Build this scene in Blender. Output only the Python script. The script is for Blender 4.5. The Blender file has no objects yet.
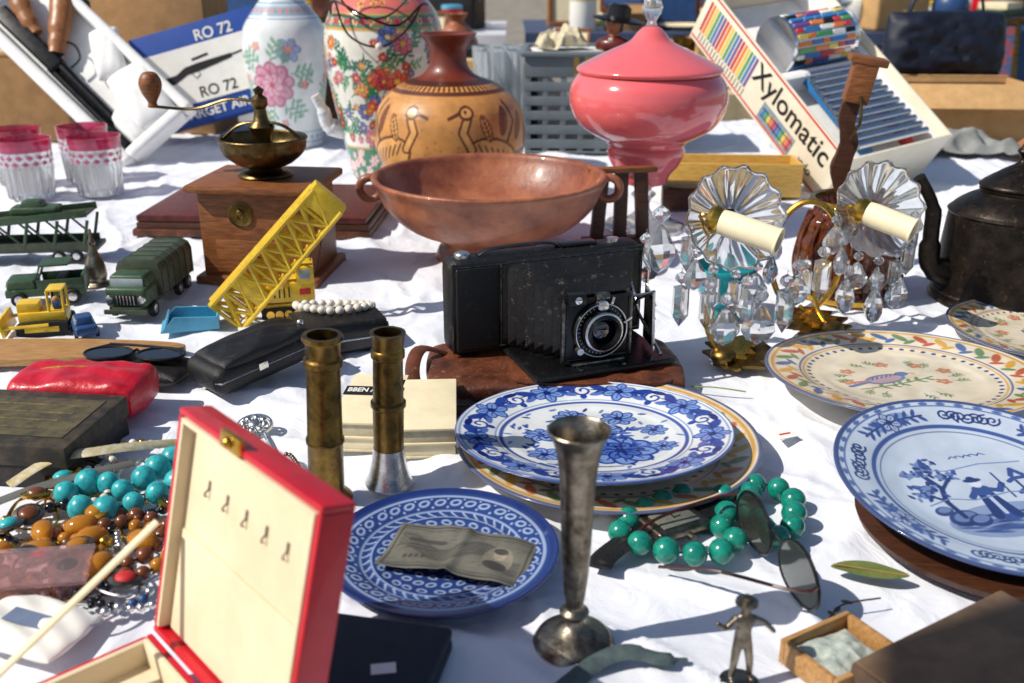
import bpy,bmesh,math,random
import numpy as np
from mathutils import Vector,Matrix,Euler
random.seed(7); rng=np.random.default_rng(5)
S=0.01
scene=bpy.context.scene
COLL=scene.collection
def lin1(v):
    v=v/255.0
    return v/12.92 if v<=0.04045 else ((v+0.055)/1.055)**2.4
def lin(c): return tuple(lin1(v) for v in c)
# ---------------------------------------------------------------- materials
def mat(name,rgb,rough=.5,metal=0,var=.18,vscale=25,bump=.0,bscale=300,trans=0,ior=1.45,coat=0,rgb2=None,spec=.5,thr=None,wear=None):
    m=bpy.data.materials.new(name); m.use_nodes=True
    nt=m.node_tree; N=nt.nodes; L=nt.links; b=N['Principled BSDF']
    b.inputs['Roughness'].default_value=rough; b.inputs['Metallic'].default_value=metal
    b.inputs['Transmission Weight'].default_value=trans; b.inputs['IOR'].default_value=ior
    b.inputs['Coat Weight'].default_value=coat; b.inputs['Coat Roughness'].default_value=.08
    b.inputs['Specular IOR Level'].default_value=spec
    c=lin(rgb)
    if rgb2: lo=c; hi=lin(rgb2)
    else: lo=tuple(x*(1-var) for x in c); hi=tuple(min(1,x*(1+var)) for x in c)
    tc=N.new('ShaderNodeTexCoord'); no=N.new('ShaderNodeTexNoise'); no.inputs['Scale'].default_value=vscale; no.inputs['Detail'].default_value=6
    no.inputs['Roughness'].default_value=.65
    L.new(tc.outputs['Object'],no.inputs['Vector'])
    cr=N.new('ShaderNodeValToRGB'); a,bb=(thr or (.35,.65)); cr.color_ramp.elements[0].position=a; cr.color_ramp.elements[1].position=bb
    cr.color_ramp.elements[0].color=(*lo,1); cr.color_ramp.elements[1].color=(*hi,1)
    L.new(no.outputs['Fac'],cr.inputs['Fac']); L.new(cr.outputs['Color'],b.inputs['Base Color'])
    if wear: # pale rubbed spots
        nw=N.new('ShaderNodeTexNoise'); nw.inputs['Scale'].default_value=95; nw.inputs['Detail'].default_value=9; nw.inputs['Roughness'].default_value=.75
        L.new(tc.outputs['Object'],nw.inputs['Vector']); rw=N.new('ShaderNodeMapRange'); rw.inputs['From Min'].default_value=.58; rw.inputs['From Max'].default_value=.7
        L.new(nw.outputs['Fac'],rw.inputs['Value']); mx=N.new('ShaderNodeMix'); mx.data_type='RGBA'
        L.new(rw.outputs['Result'],mx.inputs[0]); L.new(cr.outputs['Color'],mx.inputs[6]); mx.inputs[7].default_value=(*lin(wear),1); L.new(mx.outputs[2],b.inputs['Base Color'])
    if trans<.5:
        mr=N.new('ShaderNodeMapRange'); mr.inputs['To Min'].default_value=max(0,rough-.1); mr.inputs['To Max'].default_value=min(1,rough+.14)
        n3=N.new('ShaderNodeTexNoise'); n3.inputs['Scale'].default_value=vscale*3; n3.inputs['Detail'].default_value=5
        L.new(tc.outputs['Object'],n3.inputs['Vector']); L.new(n3.outputs['Fac'],mr.inputs['Value']); L.new(mr.outputs['Result'],b.inputs['Roughness'])
    if bump>0:
        n2=N.new('ShaderNodeTexNoise'); n2.inputs['Scale'].default_value=bscale; n2.inputs['Detail'].default_value=4
        L.new(tc.outputs['Object'],n2.inputs['Vector'])
        bp=N.new('ShaderNodeBump'); bp.inputs['Strength'].default_value=bump; bp.inputs['Distance'].default_value=.001
        L.new(n2.outputs['Fac'],bp.inputs['Height']); L.new(bp.outputs['Normal'],b.inputs['Normal'])
    return m
def wood(name,rgb,rgb2,rough=.45,scale=40,stretch=(1,8,8)):
    m=mat(name,rgb,rough,rgb2=rgb2,vscale=scale,bump=.25,bscale=120)
    nt=m.node_tree; N=nt.nodes; L=nt.links
    mp=N.new('ShaderNodeMapping'); mp.inputs['Scale'].default_value=stretch
    tc=[n for n in N if n.type=='TEX_COORD'][0]
    L.new(tc.outputs['Object'],mp.inputs['Vector'])
    for n in N:
        if n.type=='TEX_NOISE': L.new(mp.outputs['Vector'],n.inputs['Vector'])
    return m
def painted(name,rough=.2,coat=.4,dirt=.12):
    m=bpy.data.materials.new(name); m.use_nodes=True
    nt=m.node_tree; N=nt.nodes; L=nt.links; b=N['Principled BSDF']
    b.inputs['Roughness'].default_value=rough; b.inputs['Coat Weight'].default_value=coat; b.inputs['Coat Roughness'].default_value=.07
    at=N.new('ShaderNodeAttribute'); at.attribute_name='Col'
    tc=N.new('ShaderNodeTexCoord'); no=N.new('ShaderNodeTexNoise'); no.inputs['Scale'].default_value=35; no.inputs['Detail'].default_value=8
    L.new(tc.outputs['Object'],no.inputs['Vector'])
    mr=N.new('ShaderNodeMapRange'); mr.inputs['From Min'].default_value=.3; mr.inputs['From Max'].default_value=.6; mr.inputs['To Min'].default_value=1-dirt*2; mr.inputs['To Max'].default_value=1
    L.new(no.outputs['Fac'],mr.inputs['Value'])
    mx=N.new('ShaderNodeVectorMath'); mx.operation='SCALE'
    L.new(at.outputs['Color'],mx.inputs[0]); L.new(mr.outputs['Result'],mx.inputs['Scale']); L.new(mx.outputs['Vector'],b.inputs['Base Color'])
    bp=N.new('ShaderNodeBump'); bp.inputs['Strength'].default_value=.15; bp.inputs['Distance'].default_value=.001
    L.new(no.outputs['Fac'],bp.inputs['Height']); L.new(bp.outputs['Normal'],b.inputs['Normal'])
    return m
# ---------------------------------------------------------------- geometry
def T(pos=(0,0,0),rot=(0,0,0),scl=(1,1,1)):
    return Matrix.Translation(pos)@Euler([math.radians(a) for a in rot]).to_matrix().to_4x4()@Matrix.Diagonal((scl[0],scl[1],scl[2],1))
def aim(pos,d):
    return Matrix.Translation(pos)@Vector(d).normalized().to_track_quat('Z','Y').to_matrix().to_4x4()
def spl(pts,n=8,closed=False):
    P=[Vector(p) for p in pts]; out=[]; N=len(P)
    rngi=range(N) if closed else range(N-1)
    for i in rngi:
        if closed: a,b,c,d=P[(i-1)%N],P[i],P[(i+1)%N],P[(i+2)%N]
        else: a,b,c,d=P[max(i-1,0)],P[i],P[i+1],P[min(i+2,N-1)]
        for k in range(n):
            t=k/n
            out.append(.5*((2*b)+(c-a)*t+(2*a-5*b+4*c-d)*t*t+(3*b-a-3*c+d)*t**3))
    if not closed: out.append(P[-1])
    return out
def sprof(prof,n=5):
    return [(max(p.x,0),p.y) for p in spl([(a,b,0) for a,b in prof],n)]
def tag(o,label=None,cat=None,group=None,kind=None):
    if label: o["label"]=label
    if cat: o["category"]=cat
    if group: o["group"]=group
    if kind: o["kind"]=kind
class Part:
    def __init__(s): s.bm=bmesh.new(); s.mats=[]
    def mi(s,m):
        if m not in s.mats: s.mats.append(m)
        return s.mats.index(m)
    def mesh(s,verts,faces,m,M=None):
        M=M or Matrix.Identity(4); k=s.mi(m)
        vs=[s.bm.verts.new(M@Vector(v)) for v in verts]
        for f in faces:
            try:
                fc=s.bm.faces.new([vs[i] for i in f]); fc.material_index=k
            except ValueError: pass
        return s
    def box(s,size,pos,m,rot=(0,0,0),bev=.12,M=None,seg=2,taper=None):
        t=bmesh.new(); bmesh.ops.create_cube(t,size=1)
        for v in t.verts:
            v.co=Vector((v.co.x*size[0],v.co.y*size[1],v.co.z*size[2]))
            if taper and v.co.z>0: v.co.x*=taper[0]; v.co.y*=taper[1]
        if bev>0: bmesh.ops.bevel(t,geom=list(t.edges),offset=min(bev,min(size)*.45),segments=seg,profile=.6,affect='EDGES')
        MM=(M or Matrix.Identity(4))@T(pos,rot)
        t.verts.index_update()
        s.mesh([v.co[:] for v in t.verts],[[v.index for v in f.verts] for f in t.faces],m,MM); t.free(); return s
    def lathe(s,prof,m,pos=(0,0,0),rot=(0,0,0),seg=36,M=None,flute=None,scl=(1,1,1)):
        MM=(M or Matrix.Identity(4))@T(pos,rot,scl); V=[];F=[];rings=[]
        for r,z in prof:
            if r<1e-4: V.append((0,0,z)); rings.append([len(V)-1])
            else:
                i0=len(V)
                for k in range(seg):
                    a=2*math.pi*k/seg; rr=r
                    if flute: rr=r*(1+flute[1]*math.cos(flute[0]*a))
                    V.append((rr*math.cos(a),rr*math.sin(a),z))
                rings.append(list(range(i0,i0+seg)))
        for A,B in zip(rings,rings[1:]):
            if len(A)==1 and len(B)==1: continue
            for k in range(seg):
                j=(k+1)%seg
                if len(A)==1: F.append((A[0],B[j],B[k]))
                elif len(B)==1: F.append((A[k],A[j],B[0]))
                else: F.append((A[k],A[j],B[j],B[k]))
        return s.mesh(V,F,m,MM)
    def ball(s,r,pos,m,scl=(1,1,1),rot=(0,0,0),seg=16,M=None):
        n=max(5,seg//2); pr=[(r*math.sin(math.pi*i/n),-r*math.cos(math.pi*i/n)) for i in range(n+1)]
        pr[0]=(0,-r); pr[-1]=(0,r)
        return s.lathe(pr,m,pos,rot,seg,M,scl=scl)
    def tube(s,pts,r,m,seg=8,closed=False,M=None,flat=1.0):
        P=[Vector(p) for p in pts]; n=len(P); R=r if hasattr(r,'__len__') else [r]*n
        V=[];F=[]; up=None
        for i in range(n):
            if closed: t=(P[(i+1)%n]-P[i-1])
            else: t=P[min(i+1,n-1)]-P[max(i-1,0)]
            if t.length<1e-9: t=Vector((0,0,1))
            t.normalize()
            if up is None: up=t.orthogonal().normalized() if abs(t.z)>.9 else Vector((0,0,1))
            up=(up-t*up.dot(t))
            if up.length<1e-6: up=t.orthogonal()
            up.normalize(); sd=t.cross(up)
            for k in range(seg):
                a=2*math.pi*k/seg
                V.append(P[i]+sd*(R[i]*math.cos(a))+up*(R[i]*flat*math.sin(a)))
        for i in range(n if closed else n-1):
            j=(i+1)%n
            for k in range(seg):
                l=(k+1)%seg; F.append((i*seg+k,i*seg+l,j*seg+l,j*seg+k))
        if not closed:
            F.append(tuple(range(seg))[::-1]); F.append(tuple((n-1)*seg+k for k in range(seg)))
        return s.mesh(V,F,m,M)
    def prism(s,outline,h,m,pos=(0,0,0),rot=(0,0,0),M=None,bev=0):
        n=len(outline); t=bmesh.new()
        lo=[t.verts.new((x,y,0)) for x,y in outline]; hi=[t.verts.new((x,y,h)) for x,y in outline]
        t.faces.new(lo[::-1]); t.faces.new(hi)
        for k in range(n): t.faces.new((lo[k],lo[(k+1)%n],hi[(k+1)%n],hi[k]))
        if bev>0: bmesh.ops.bevel(t,geom=list(t.edges),offset=bev,segments=2,profile=.6,affect='EDGES')
        t.verts.index_update()
        s.mesh([v.co[:] for v in t.verts],[[v.index for v in f.verts] for f in t.faces],m,(M or Matrix.Identity(4))@T(pos,rot)); t.free(); return s
    def build(s,name,parent=None,loc=(0,0,0),rot=(0,0,0),label=None,cat=None,group=None,kind=None,ang=38,sub=0):
        bm=s.bm
        for v in bm.verts: v.co*=S
        bmesh.ops.recalc_face_normals(bm,faces=bm.faces)
        me=bpy.data.meshes.new(name); bm.to_mesh(me); bm.free()
        for m in s.mats: me.materials.append(m)
        for p in me.polygons: p.use_smooth=True
        me.set_sharp_from_angle(angle=math.radians(ang))
        o=bpy.data.objects.new(name,me); COLL.objects.link(o)
        o.location=Vector(loc)*S; o.rotation_euler=[math.radians(a) for a in rot]
        if parent: o.parent=parent
        tag(o,label,cat,group,kind); return o
def thing(name,loc,rot=(0,0,0),label=None,cat=None,group=None,M=None):
    o=bpy.data.objects.new(name,None); COLL.objects.link(o); o.empty_display_size=.02
    if M is not None:
        M=M.copy(); M.translation*=S; o.matrix_world=M
    else:
        o.location=Vector(loc)*S; o.rotation_euler=[math.radians(a) for a in rot]
    tag(o,label,cat,group); return o
def copy_thing(o,loc,rot=None,label=None,scale=None):
    c=o.copy(); COLL.objects.link(c); c.location=Vector(loc)*S
    if rot is not None: c.rotation_euler=[math.radians(a) for a in rot]
    if scale: c.scale=scale
    if label: c["label"]=label
    def rec(src,dst):
        for ch in src.children:
            k=ch.copy(); COLL.objects.link(k); k.parent=dst; rec(ch,k)
    rec(o,c); return c
def frame(o,ex,ey):
    o=Vector(o);ex=Vector(ex).normalized();ey=Vector(ey);ey=(ey-ex*ey.dot(ex)).normalized();ez=ex.cross(ey)
    return Matrix(((ex.x,ey.x,ez.x,o.x),(ex.y,ey.y,ez.y,o.y),(ex.z,ey.z,ez.z,o.z),(0,0,0,1)))
def text(s,size,m,parent,M,name="printed_lettering",bold=0.0,ext=.02):
    cu=bpy.data.curves.new('t','FONT'); cu.body=s; cu.size=size; cu.extrude=ext; cu.offset=bold
    ob=bpy.data.objects.new('t',cu); COLL.objects.link(ob)
    bpy.context.view_layer.update()
    dg=bpy.context.evaluated_depsgraph_get()
    me=bpy.data.meshes.new_from_object(ob.evaluated_get(dg)); bpy.data.objects.remove(ob)
    me.transform(Matrix.Scale(S,4)@M); me.materials.clear(); me.materials.append(m)
    o=bpy.data.objects.new(name,me); COLL.objects.link(o); o.parent=parent; return o
# painting canvas (vertex colours)
class Cv:
    def __init__(s,X,Y,base): s.X=X; s.Y=Y; s.c=np.tile(np.array(base,float),(len(X),1))
    def _p(s,idx,a,col):
        a=np.clip(a,0,1)[:,None]; s.c[idx]=s.c[idx]*(1-a)+np.array(col,float)*a
    def box(s,x,y,R): return np.nonzero((np.abs(s.X-x)<R)&(np.abs(s.Y-y)<R))[0]
    def ell(s,x,y,rx,ry,ang,col,a=1,soft=.08):
        i=s.box(x,y,max(rx,ry)*1.1+.2)
        if not len(i): return
        dx=s.X[i]-x; dy=s.Y[i]-y; ca,sa=math.cos(ang),math.sin(ang)
        d=np.sqrt(((dx*ca+dy*sa)/rx)**2+((-dx*sa+dy*ca)/ry)**2)
        s._p(i,a*np.clip((1-d)*min(rx,ry)/soft+.5,0,1),col)
    def stroke(s,pts,w,col,a=1,soft=.07):
        P=np.array(pts,float); lo=P.min(0)-w-.2; hi=P.max(0)+w+.2
        i=np.nonzero((s.X>lo[0])&(s.X<hi[0])&(s.Y>lo[1])&(s.Y<hi[1]))[0]
        if not len(i): return
        x=s.X[i];y=s.Y[i]; d=np.full(len(i),1e9)
        for p,q in zip(P,P[1:]):
            v=q-p; L=max(v@v,1e-9); t=np.clip(((x-p[0])*v[0]+(y-p[1])*v[1])/L,0,1)
            d=np.minimum(d,np.hypot(x-p[0]-t*v[0],y-p[1]-t*v[1]))
        s._p(i,a*np.clip((w-d)/soft+.5,0,1),col)
    def ring(s,r0,r1,col,a=1,soft=.08,cx=0,cy=0):
        r=np.hypot(s.X-cx,s.Y-cy); al=np.clip((r-r0)/soft+.5,0,1)*np.clip((r1-r)/soft+.5,0,1)
        s._p(np.arange(len(r)),a*al,col)
    def band(s,y0,y1,col,a=1,soft=.08):
        al=np.clip((s.Y-y0)/soft+.5,0,1)*np.clip((y1-s.Y)/soft+.5,0,1); s._p(np.arange(len(al)),a*al,col)
    def flower(s,x,y,r,c1,c2,n=6,a0=0,cc=None):
        for k in range(n):
            a=a0+2*math.pi*k/n; px,py=x+.55*r*math.cos(a),y+.55*r*math.sin(a)
            s.ell(px,py,.5*r,.36*r,a,c2); s.ell(px,py,.4*r,.26*r,a,c1)
            s.stroke([(x,y),(px+.2*r*math.cos(a),py+.2*r*math.sin(a))],.03*r,c2)
        s.ell(x,y,.25*r,.25*r,0,cc or c2)
    def sprig(s,x,y,ang,L,c,w=.08,leaf=.5,n=4,bend=.6,c2=None):
        pts=[];a=ang;px,py=x,y
        for k in range(9):
            pts.append((px,py)); a+=bend/8; px+=L/8*math.cos(a); py+=L/8*math.sin(a)
        s.stroke(pts,w,c)
        for k in range(n):
            q=pts[2+int(k*6/max(n,1))]; sd=1 if k%2 else -1; la=ang+bend*.5+sd*.9
            s.ell(q[0]+leaf*.7*math.cos(la),q[1]+leaf*.7*math.sin(la),leaf*.75,leaf*.28,la,c2 or c)
        return px,py
    def scroll(s,x,y,r,c,w=.07,turns=1.4,a0=0,sgn=1):
        s.stroke([(x+r*(1-t*.8)*math.cos(a0+sgn*t*turns*6.28),y+r*(1-t*.8)*math.sin(a0+sgn*t*turns*6.28)) for t in np.linspace(0,1,14)],w,c)
def plathe(name,prof,seg,paint,m,parent=None,loc=(0,0,0),rot=(0,0,0),label=None,cat=None,group=None,mode='plate',Rm=None):
    pr=np.array(prof,float); n=len(pr); th=-math.pi/2+2*math.pi*(np.arange(seg)+.5)/seg-math.pi
    r=np.repeat(pr[:,0],seg); z=np.repeat(pr[:,1],seg); t=np.tile(th,n)
    V=np.stack([r*np.cos(t),r*np.sin(t),z],1)
    if mode=='plate': cv=Cv(V[:,0],V[:,1],(235,235,230))
    else:
        rel=t+math.pi/2; rel=(rel+math.pi)%(2*math.pi)-math.pi
        cv=Cv(rel*Rm,z,(235,235,230))
    paint(cv)
    i=np.arange(n-1)[:,None]*seg; k=np.arange(seg)[None,:]; k2=(k+1)%seg
    F=np.stack([i+k,i+k2,i+seg+k2,i+seg+k],-1).reshape(-1,4)
    me=bpy.data.meshes.new(name); me.vertices.add(len(V)); me.vertices.foreach_set('co',(V*S).astype(np.float32).ravel())
    me.loops.add(F.size); me.loops.foreach_set('vertex_index',F.ravel().astype(np.int32))
    me.polygons.add(len(F)); me.polygons.foreach_set('loop_start',np.arange(0,F.size,4,dtype=np.int32))
    me.update(calc_edges=True); me.validate()
    me.polygons.foreach_set('use_smooth',np.ones(len(me.polygons),dtype=bool))
    c=cv.c/255.0; c=np.where(c<=.04045,c/12.92,((c+.055)/1.055)**2.4); c4=np.concatenate([c,np.ones((len(c),1))],1).astype(np.float32)
    at=me.color_attributes.new('Col','FLOAT_COLOR','POINT'); at.data.foreach_set('color',c4.ravel())
    me.materials.append(m)
    bm=bmesh.new(); bm.from_mesh(me); bmesh.ops.recalc_face_normals(bm,faces=bm.faces); bm.to_mesh(me); bm.free()
    o=bpy.data.objects.new(name,me); COLL.objects.link(o); o.location=Vector(loc)*S; o.rotation_euler=[math.radians(a) for a in rot]
    if parent: o.parent=parent
    tag(o,label,cat,group); return o
def dense(prof,step):
    out=[]
    for (a,b),(c,d) in zip(prof,prof[1:]):
        n=max(1,int(math.hypot(c-a,d-b)/step))
        out+=[(a+(c-a)*k/n,b+(d-b)*k/n) for k in range(n)]
    out.append(prof[-1]); return out
def plate_prof(R,h,step=.13):
    bot=[(.02,.3),(R*.5,.3),(R*.52,0),(R*.56,0),(R*.6,.45),(R*.97,h-.45),(R,h-.15),(R,h)]
    top=sprof([(R,h),(R*.985,h+.06),(R*.95,h-.08),(R*.8,h*.72+.1),(R*.67,h*.5),(R*.6,.85),(R*.5,.65),(R*.25,.62),(.02,.62)],4)
    return bot[:-1]+dense(top,step)
# ---------------------------------------------------------------- material library
STYRO=mat('polystyrene',(236,236,234),.8,var=.05,bump=.5,bscale=500)
CARD=mat('cardboard',(168,128,84),.85,var=.14,bump=.2); CARD2=mat('cardboard_pale',(190,150,100),.85,var=.12)
BLACKP=mat('black_plastic',(16,16,18),.28,var=.3,wear=(60,56,50)); LEATHB=mat('black_leather',(17,16,17),.4,var=.3,bump=1.0,bscale=700,wear=(84,74,64))
BELLOW=mat('bellows_leather',(40,38,37),.34,var=.3,bump=.6,bscale=400,wear=(130,118,104))
LEATHBR=mat('brown_leather',(64,32,20),.42,rgb2=(108,60,38),vscale=30,bump=1.0,bscale=200,wear=(156,110,74))
NICKEL=mat('nickel',(215,215,212),.26,1,var=.15,vscale=80); CHROME=mat('chrome',(225,225,228),.12,1,var=.05); DULLN=mat('dull_nickel',(140,138,132),.32,1,rgb2=(70,68,64),vscale=120)
PEWTER=mat('pewter',(158,148,132),.34,1,rgb2=(84,76,64),vscale=60,bump=.4,bscale=200)
BRASS=mat('aged_brass',(142,112,58),.34,1,rgb2=(82,68,40),vscale=50,bump=.4,bscale=250)
BRASSB=mat('polished_brass',(205,160,70),.25,1,var=.2,vscale=50)
DARKBR=mat('dark_brass',(122,102,64),.36,1,rgb2=(66,54,36),vscale=40,bump=.3)
IRON=mat('dark_iron',(58,50,44),.4,.8,rgb2=(28,26,24),vscale=40,bump=.4,wear=(110,84,62))
CRYS=mat('cut_crystal',(246,248,250),.04,trans=.9,ior=1.55,var=.01,coat=.5); DISH=mat('fluted_glass',(246,250,252),.03,trans=.9,ior=1.48,var=.01,coat=1)
PINKG=mat('cranberry_glass',(206,56,104),.05,trans=.7,ior=1.4,rgb2=(222,96,138),vscale=40,coat=.5)
AMBERG=mat('amber_glass',(150,76,22),.06,trans=.6,ior=1.45,rgb2=(80,34,10),vscale=45,bump=.6,bscale=90,coat=.6)
OPAL=mat('pink_opaline',(228,104,108),.1,coat=.8,var=.05,vscale=10)
OPAL.node_tree.nodes['Principled BSDF'].inputs['Subsurface Weight'].default_value=.25
OPAL.node_tree.nodes['Principled BSDF'].inputs['Subsurface Radius'].default_value=(.02,.008,.008)
CREAM=mat('cream_card',(228,214,178),.6,var=.08); SLEEVE=mat('candle_sleeve',(236,224,190),.4,var=.06)
RED=mat('red_leatherette',(196,16,38),.32,var=.12,bump=.5,bscale=900,coat=.2)
CLOTHCR=mat('cream_lining',(216,198,166),.88,rgb2=(228,212,182),bump=.5,bscale=1200,vscale=14)
W_MID=wood('walnut',(96,54,28),(146,90,48)); W_DARK=wood('dark_wood',(52,28,16),(82,46,26)); W_LIGHT=wood('light_wood',(150,108,62),(186,142,90)); W_GRIP=wood('grip_wood',(120,72,40),(168,112,66),.35)
W_YEL=wood('yellow_wood',(190,146,60),(214,176,96))
TERRA=mat('terracotta',(116,60,40),.42,rgb2=(168,104,72),vscale=13,bump=1.0,bscale=70,coat=.15,wear=(88,48,36))
YEL=mat('yellow_enamel',(236,198,48),.35,rgb2=(214,172,40),vscale=60,coat=.2,wear=(130,106,64)); GRN=mat('green_enamel',(62,88,58),.4,rgb2=(42,64,44),vscale=50,wear=(120,124,110)); GRND=mat('olive_enamel',(56,62,48),.45,rgb2=(76,82,64),vscale=60)
BLUEL=mat('light_blue_enamel',(84,160,190),.35); NAVY=mat('navy_leather',(18,24,42),.5,var=.3,bump=.6,bscale=700)
BLUEC=mat('blue_enamel',(44,74,120),.35); RUBBER=mat('rubber',(22,22,22),.7)
TURQ=mat('turquoise',(24,140,118),.2,rgb2=(10,104,92),vscale=120,coat=.5); TURQB=mat('turquoise_blue',(60,184,186),.3,rgb2=(28,134,144),vscale=150,coat=.3)
BROWNB=mat('brown_beads',(110,58,24),.3,coat=.4); GOLD=mat('gold',(210,160,60),.25,1); AMBB=mat('amber_beads',(226,150,40),.15,trans=.5); PEARL=mat('pearl',(222,214,200),.2,coat=.5)
BLKB=mat('black_beads',(14,14,22),.12,coat=.6); GREYP=mat('grey_plastic',(104,114,120),.5,var=.1)
PAPER=mat('old_paper',(212,202,174),.8,rgb2=(182,170,140),vscale=60); INK=mat('black_ink',(22,20,22),.6,var=.05); REDINK=mat('red_ink',(190,40,40),.6,var=.05)
LABEL=mat('box_white',(232,230,222),.55,var=.05); IVORY=mat('box_ivory',(234,226,206),.55,rgb2=(222,212,188),vscale=12); BLUEB=mat('box_blue',(30,70,150),.5,var=.08)
PORC=painted('painted_porcelain',.16,.6,.06); FAIEN=painted('tin_glaze',.2,.5,.1); CLAYP=painted('painted_clay',.42,.15,.14); PAPERP=painted('printed_paper',.7,0,.12)
# ---------------------------------------------------------------- world, sun, camera
w=bpy.data.worlds.new("World"); scene.world=w; w.use_nodes=True
sky=w.node_tree.nodes.new('ShaderNodeTexSky'); sky.sky_type='NISHITA'; sky.sun_disc=False
EL=46
sd=Vector((-.85,-.25,0)).normalized()*math.cos(math.radians(EL)); sd.z=math.sin(math.radians(EL))
sky.sun_elevation=math.radians(EL); sky.sun_rotation=math.atan2(sd.x,sd.y)%(2*math.pi)
bg=w.node_tree.nodes['Background']; bg.inputs['Strength'].default_value=.1
w.node_tree.links.new(sky.outputs['Color'],bg.inputs['Color'])
sl=bpy.data.lights.new('sun','SUN'); sl.energy=4.9; sl.angle=math.radians(.5); sl.color=(1,.94,.84)
so=bpy.data.objects.new('sun',sl); COLL.objects.link(so); so.rotation_euler=sd.to_track_quat('Z','Y').to_euler(); so.location=sd*5
cam=bpy.data.cameras.new('camera'); co=bpy.data.objects.new('camera',cam); COLL.objects.link(co); scene.camera=co
cam.lens=35.16; cam.sensor_width=36; cam.clip_start=.02; cam.clip_end=600
co.location=(0,0,.5); co.rotation_euler=(math.radians(69),0,0)
cam.dof.use_dof=True; cam.dof.focus_distance=1.15; cam.dof.aperture_fstop=6.3
scene.view_settings.view_transform='Standard'; scene.view_settings.look='None'; scene.view_settings.exposure=0
# ---------------------------------------------------------------- ground
GND=mat('pavement',(150,142,130),.9,rgb2=(114,108,98),vscale=2,bump=.6,bscale=60)
p=Part(); p.mesh([(-9000,-3000,0),(9000,-3000,0),(9000,15000,0),(-9000,15000,0)],[(0,1,2,3)],GND)
p.build('ground',loc=(0,0,-78),kind='structure',label='grey dusty pavement under the market stalls')
ps=thing('added_parasol',(-94,-43,-77.5),label='unseen beige canopy on a wooden pole, added to shade the right foreground',cat='added_parasol')  # stands unseen behind the camera, added to shade the lower right cloth
Part().lathe([(0,0),(24,0),(24,4),(6,6),(0,6)],GREYP,seg=24).build('foot',ps)
Part().lathe([(2.2,5),(2.2,292),(0,294)],W_LIGHT,seg=16).build('pole',ps)
p=Part(); CAN=mat('added_shade_canvas',(196,184,156),.9,var=.08); p.lathe([(0,292),(38,286),(74,276),(74.4,268),(74,268),(73.6,275.4),(38,285.2),(0,291)],CAN,seg=8); p.build('canopy',ps)
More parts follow.
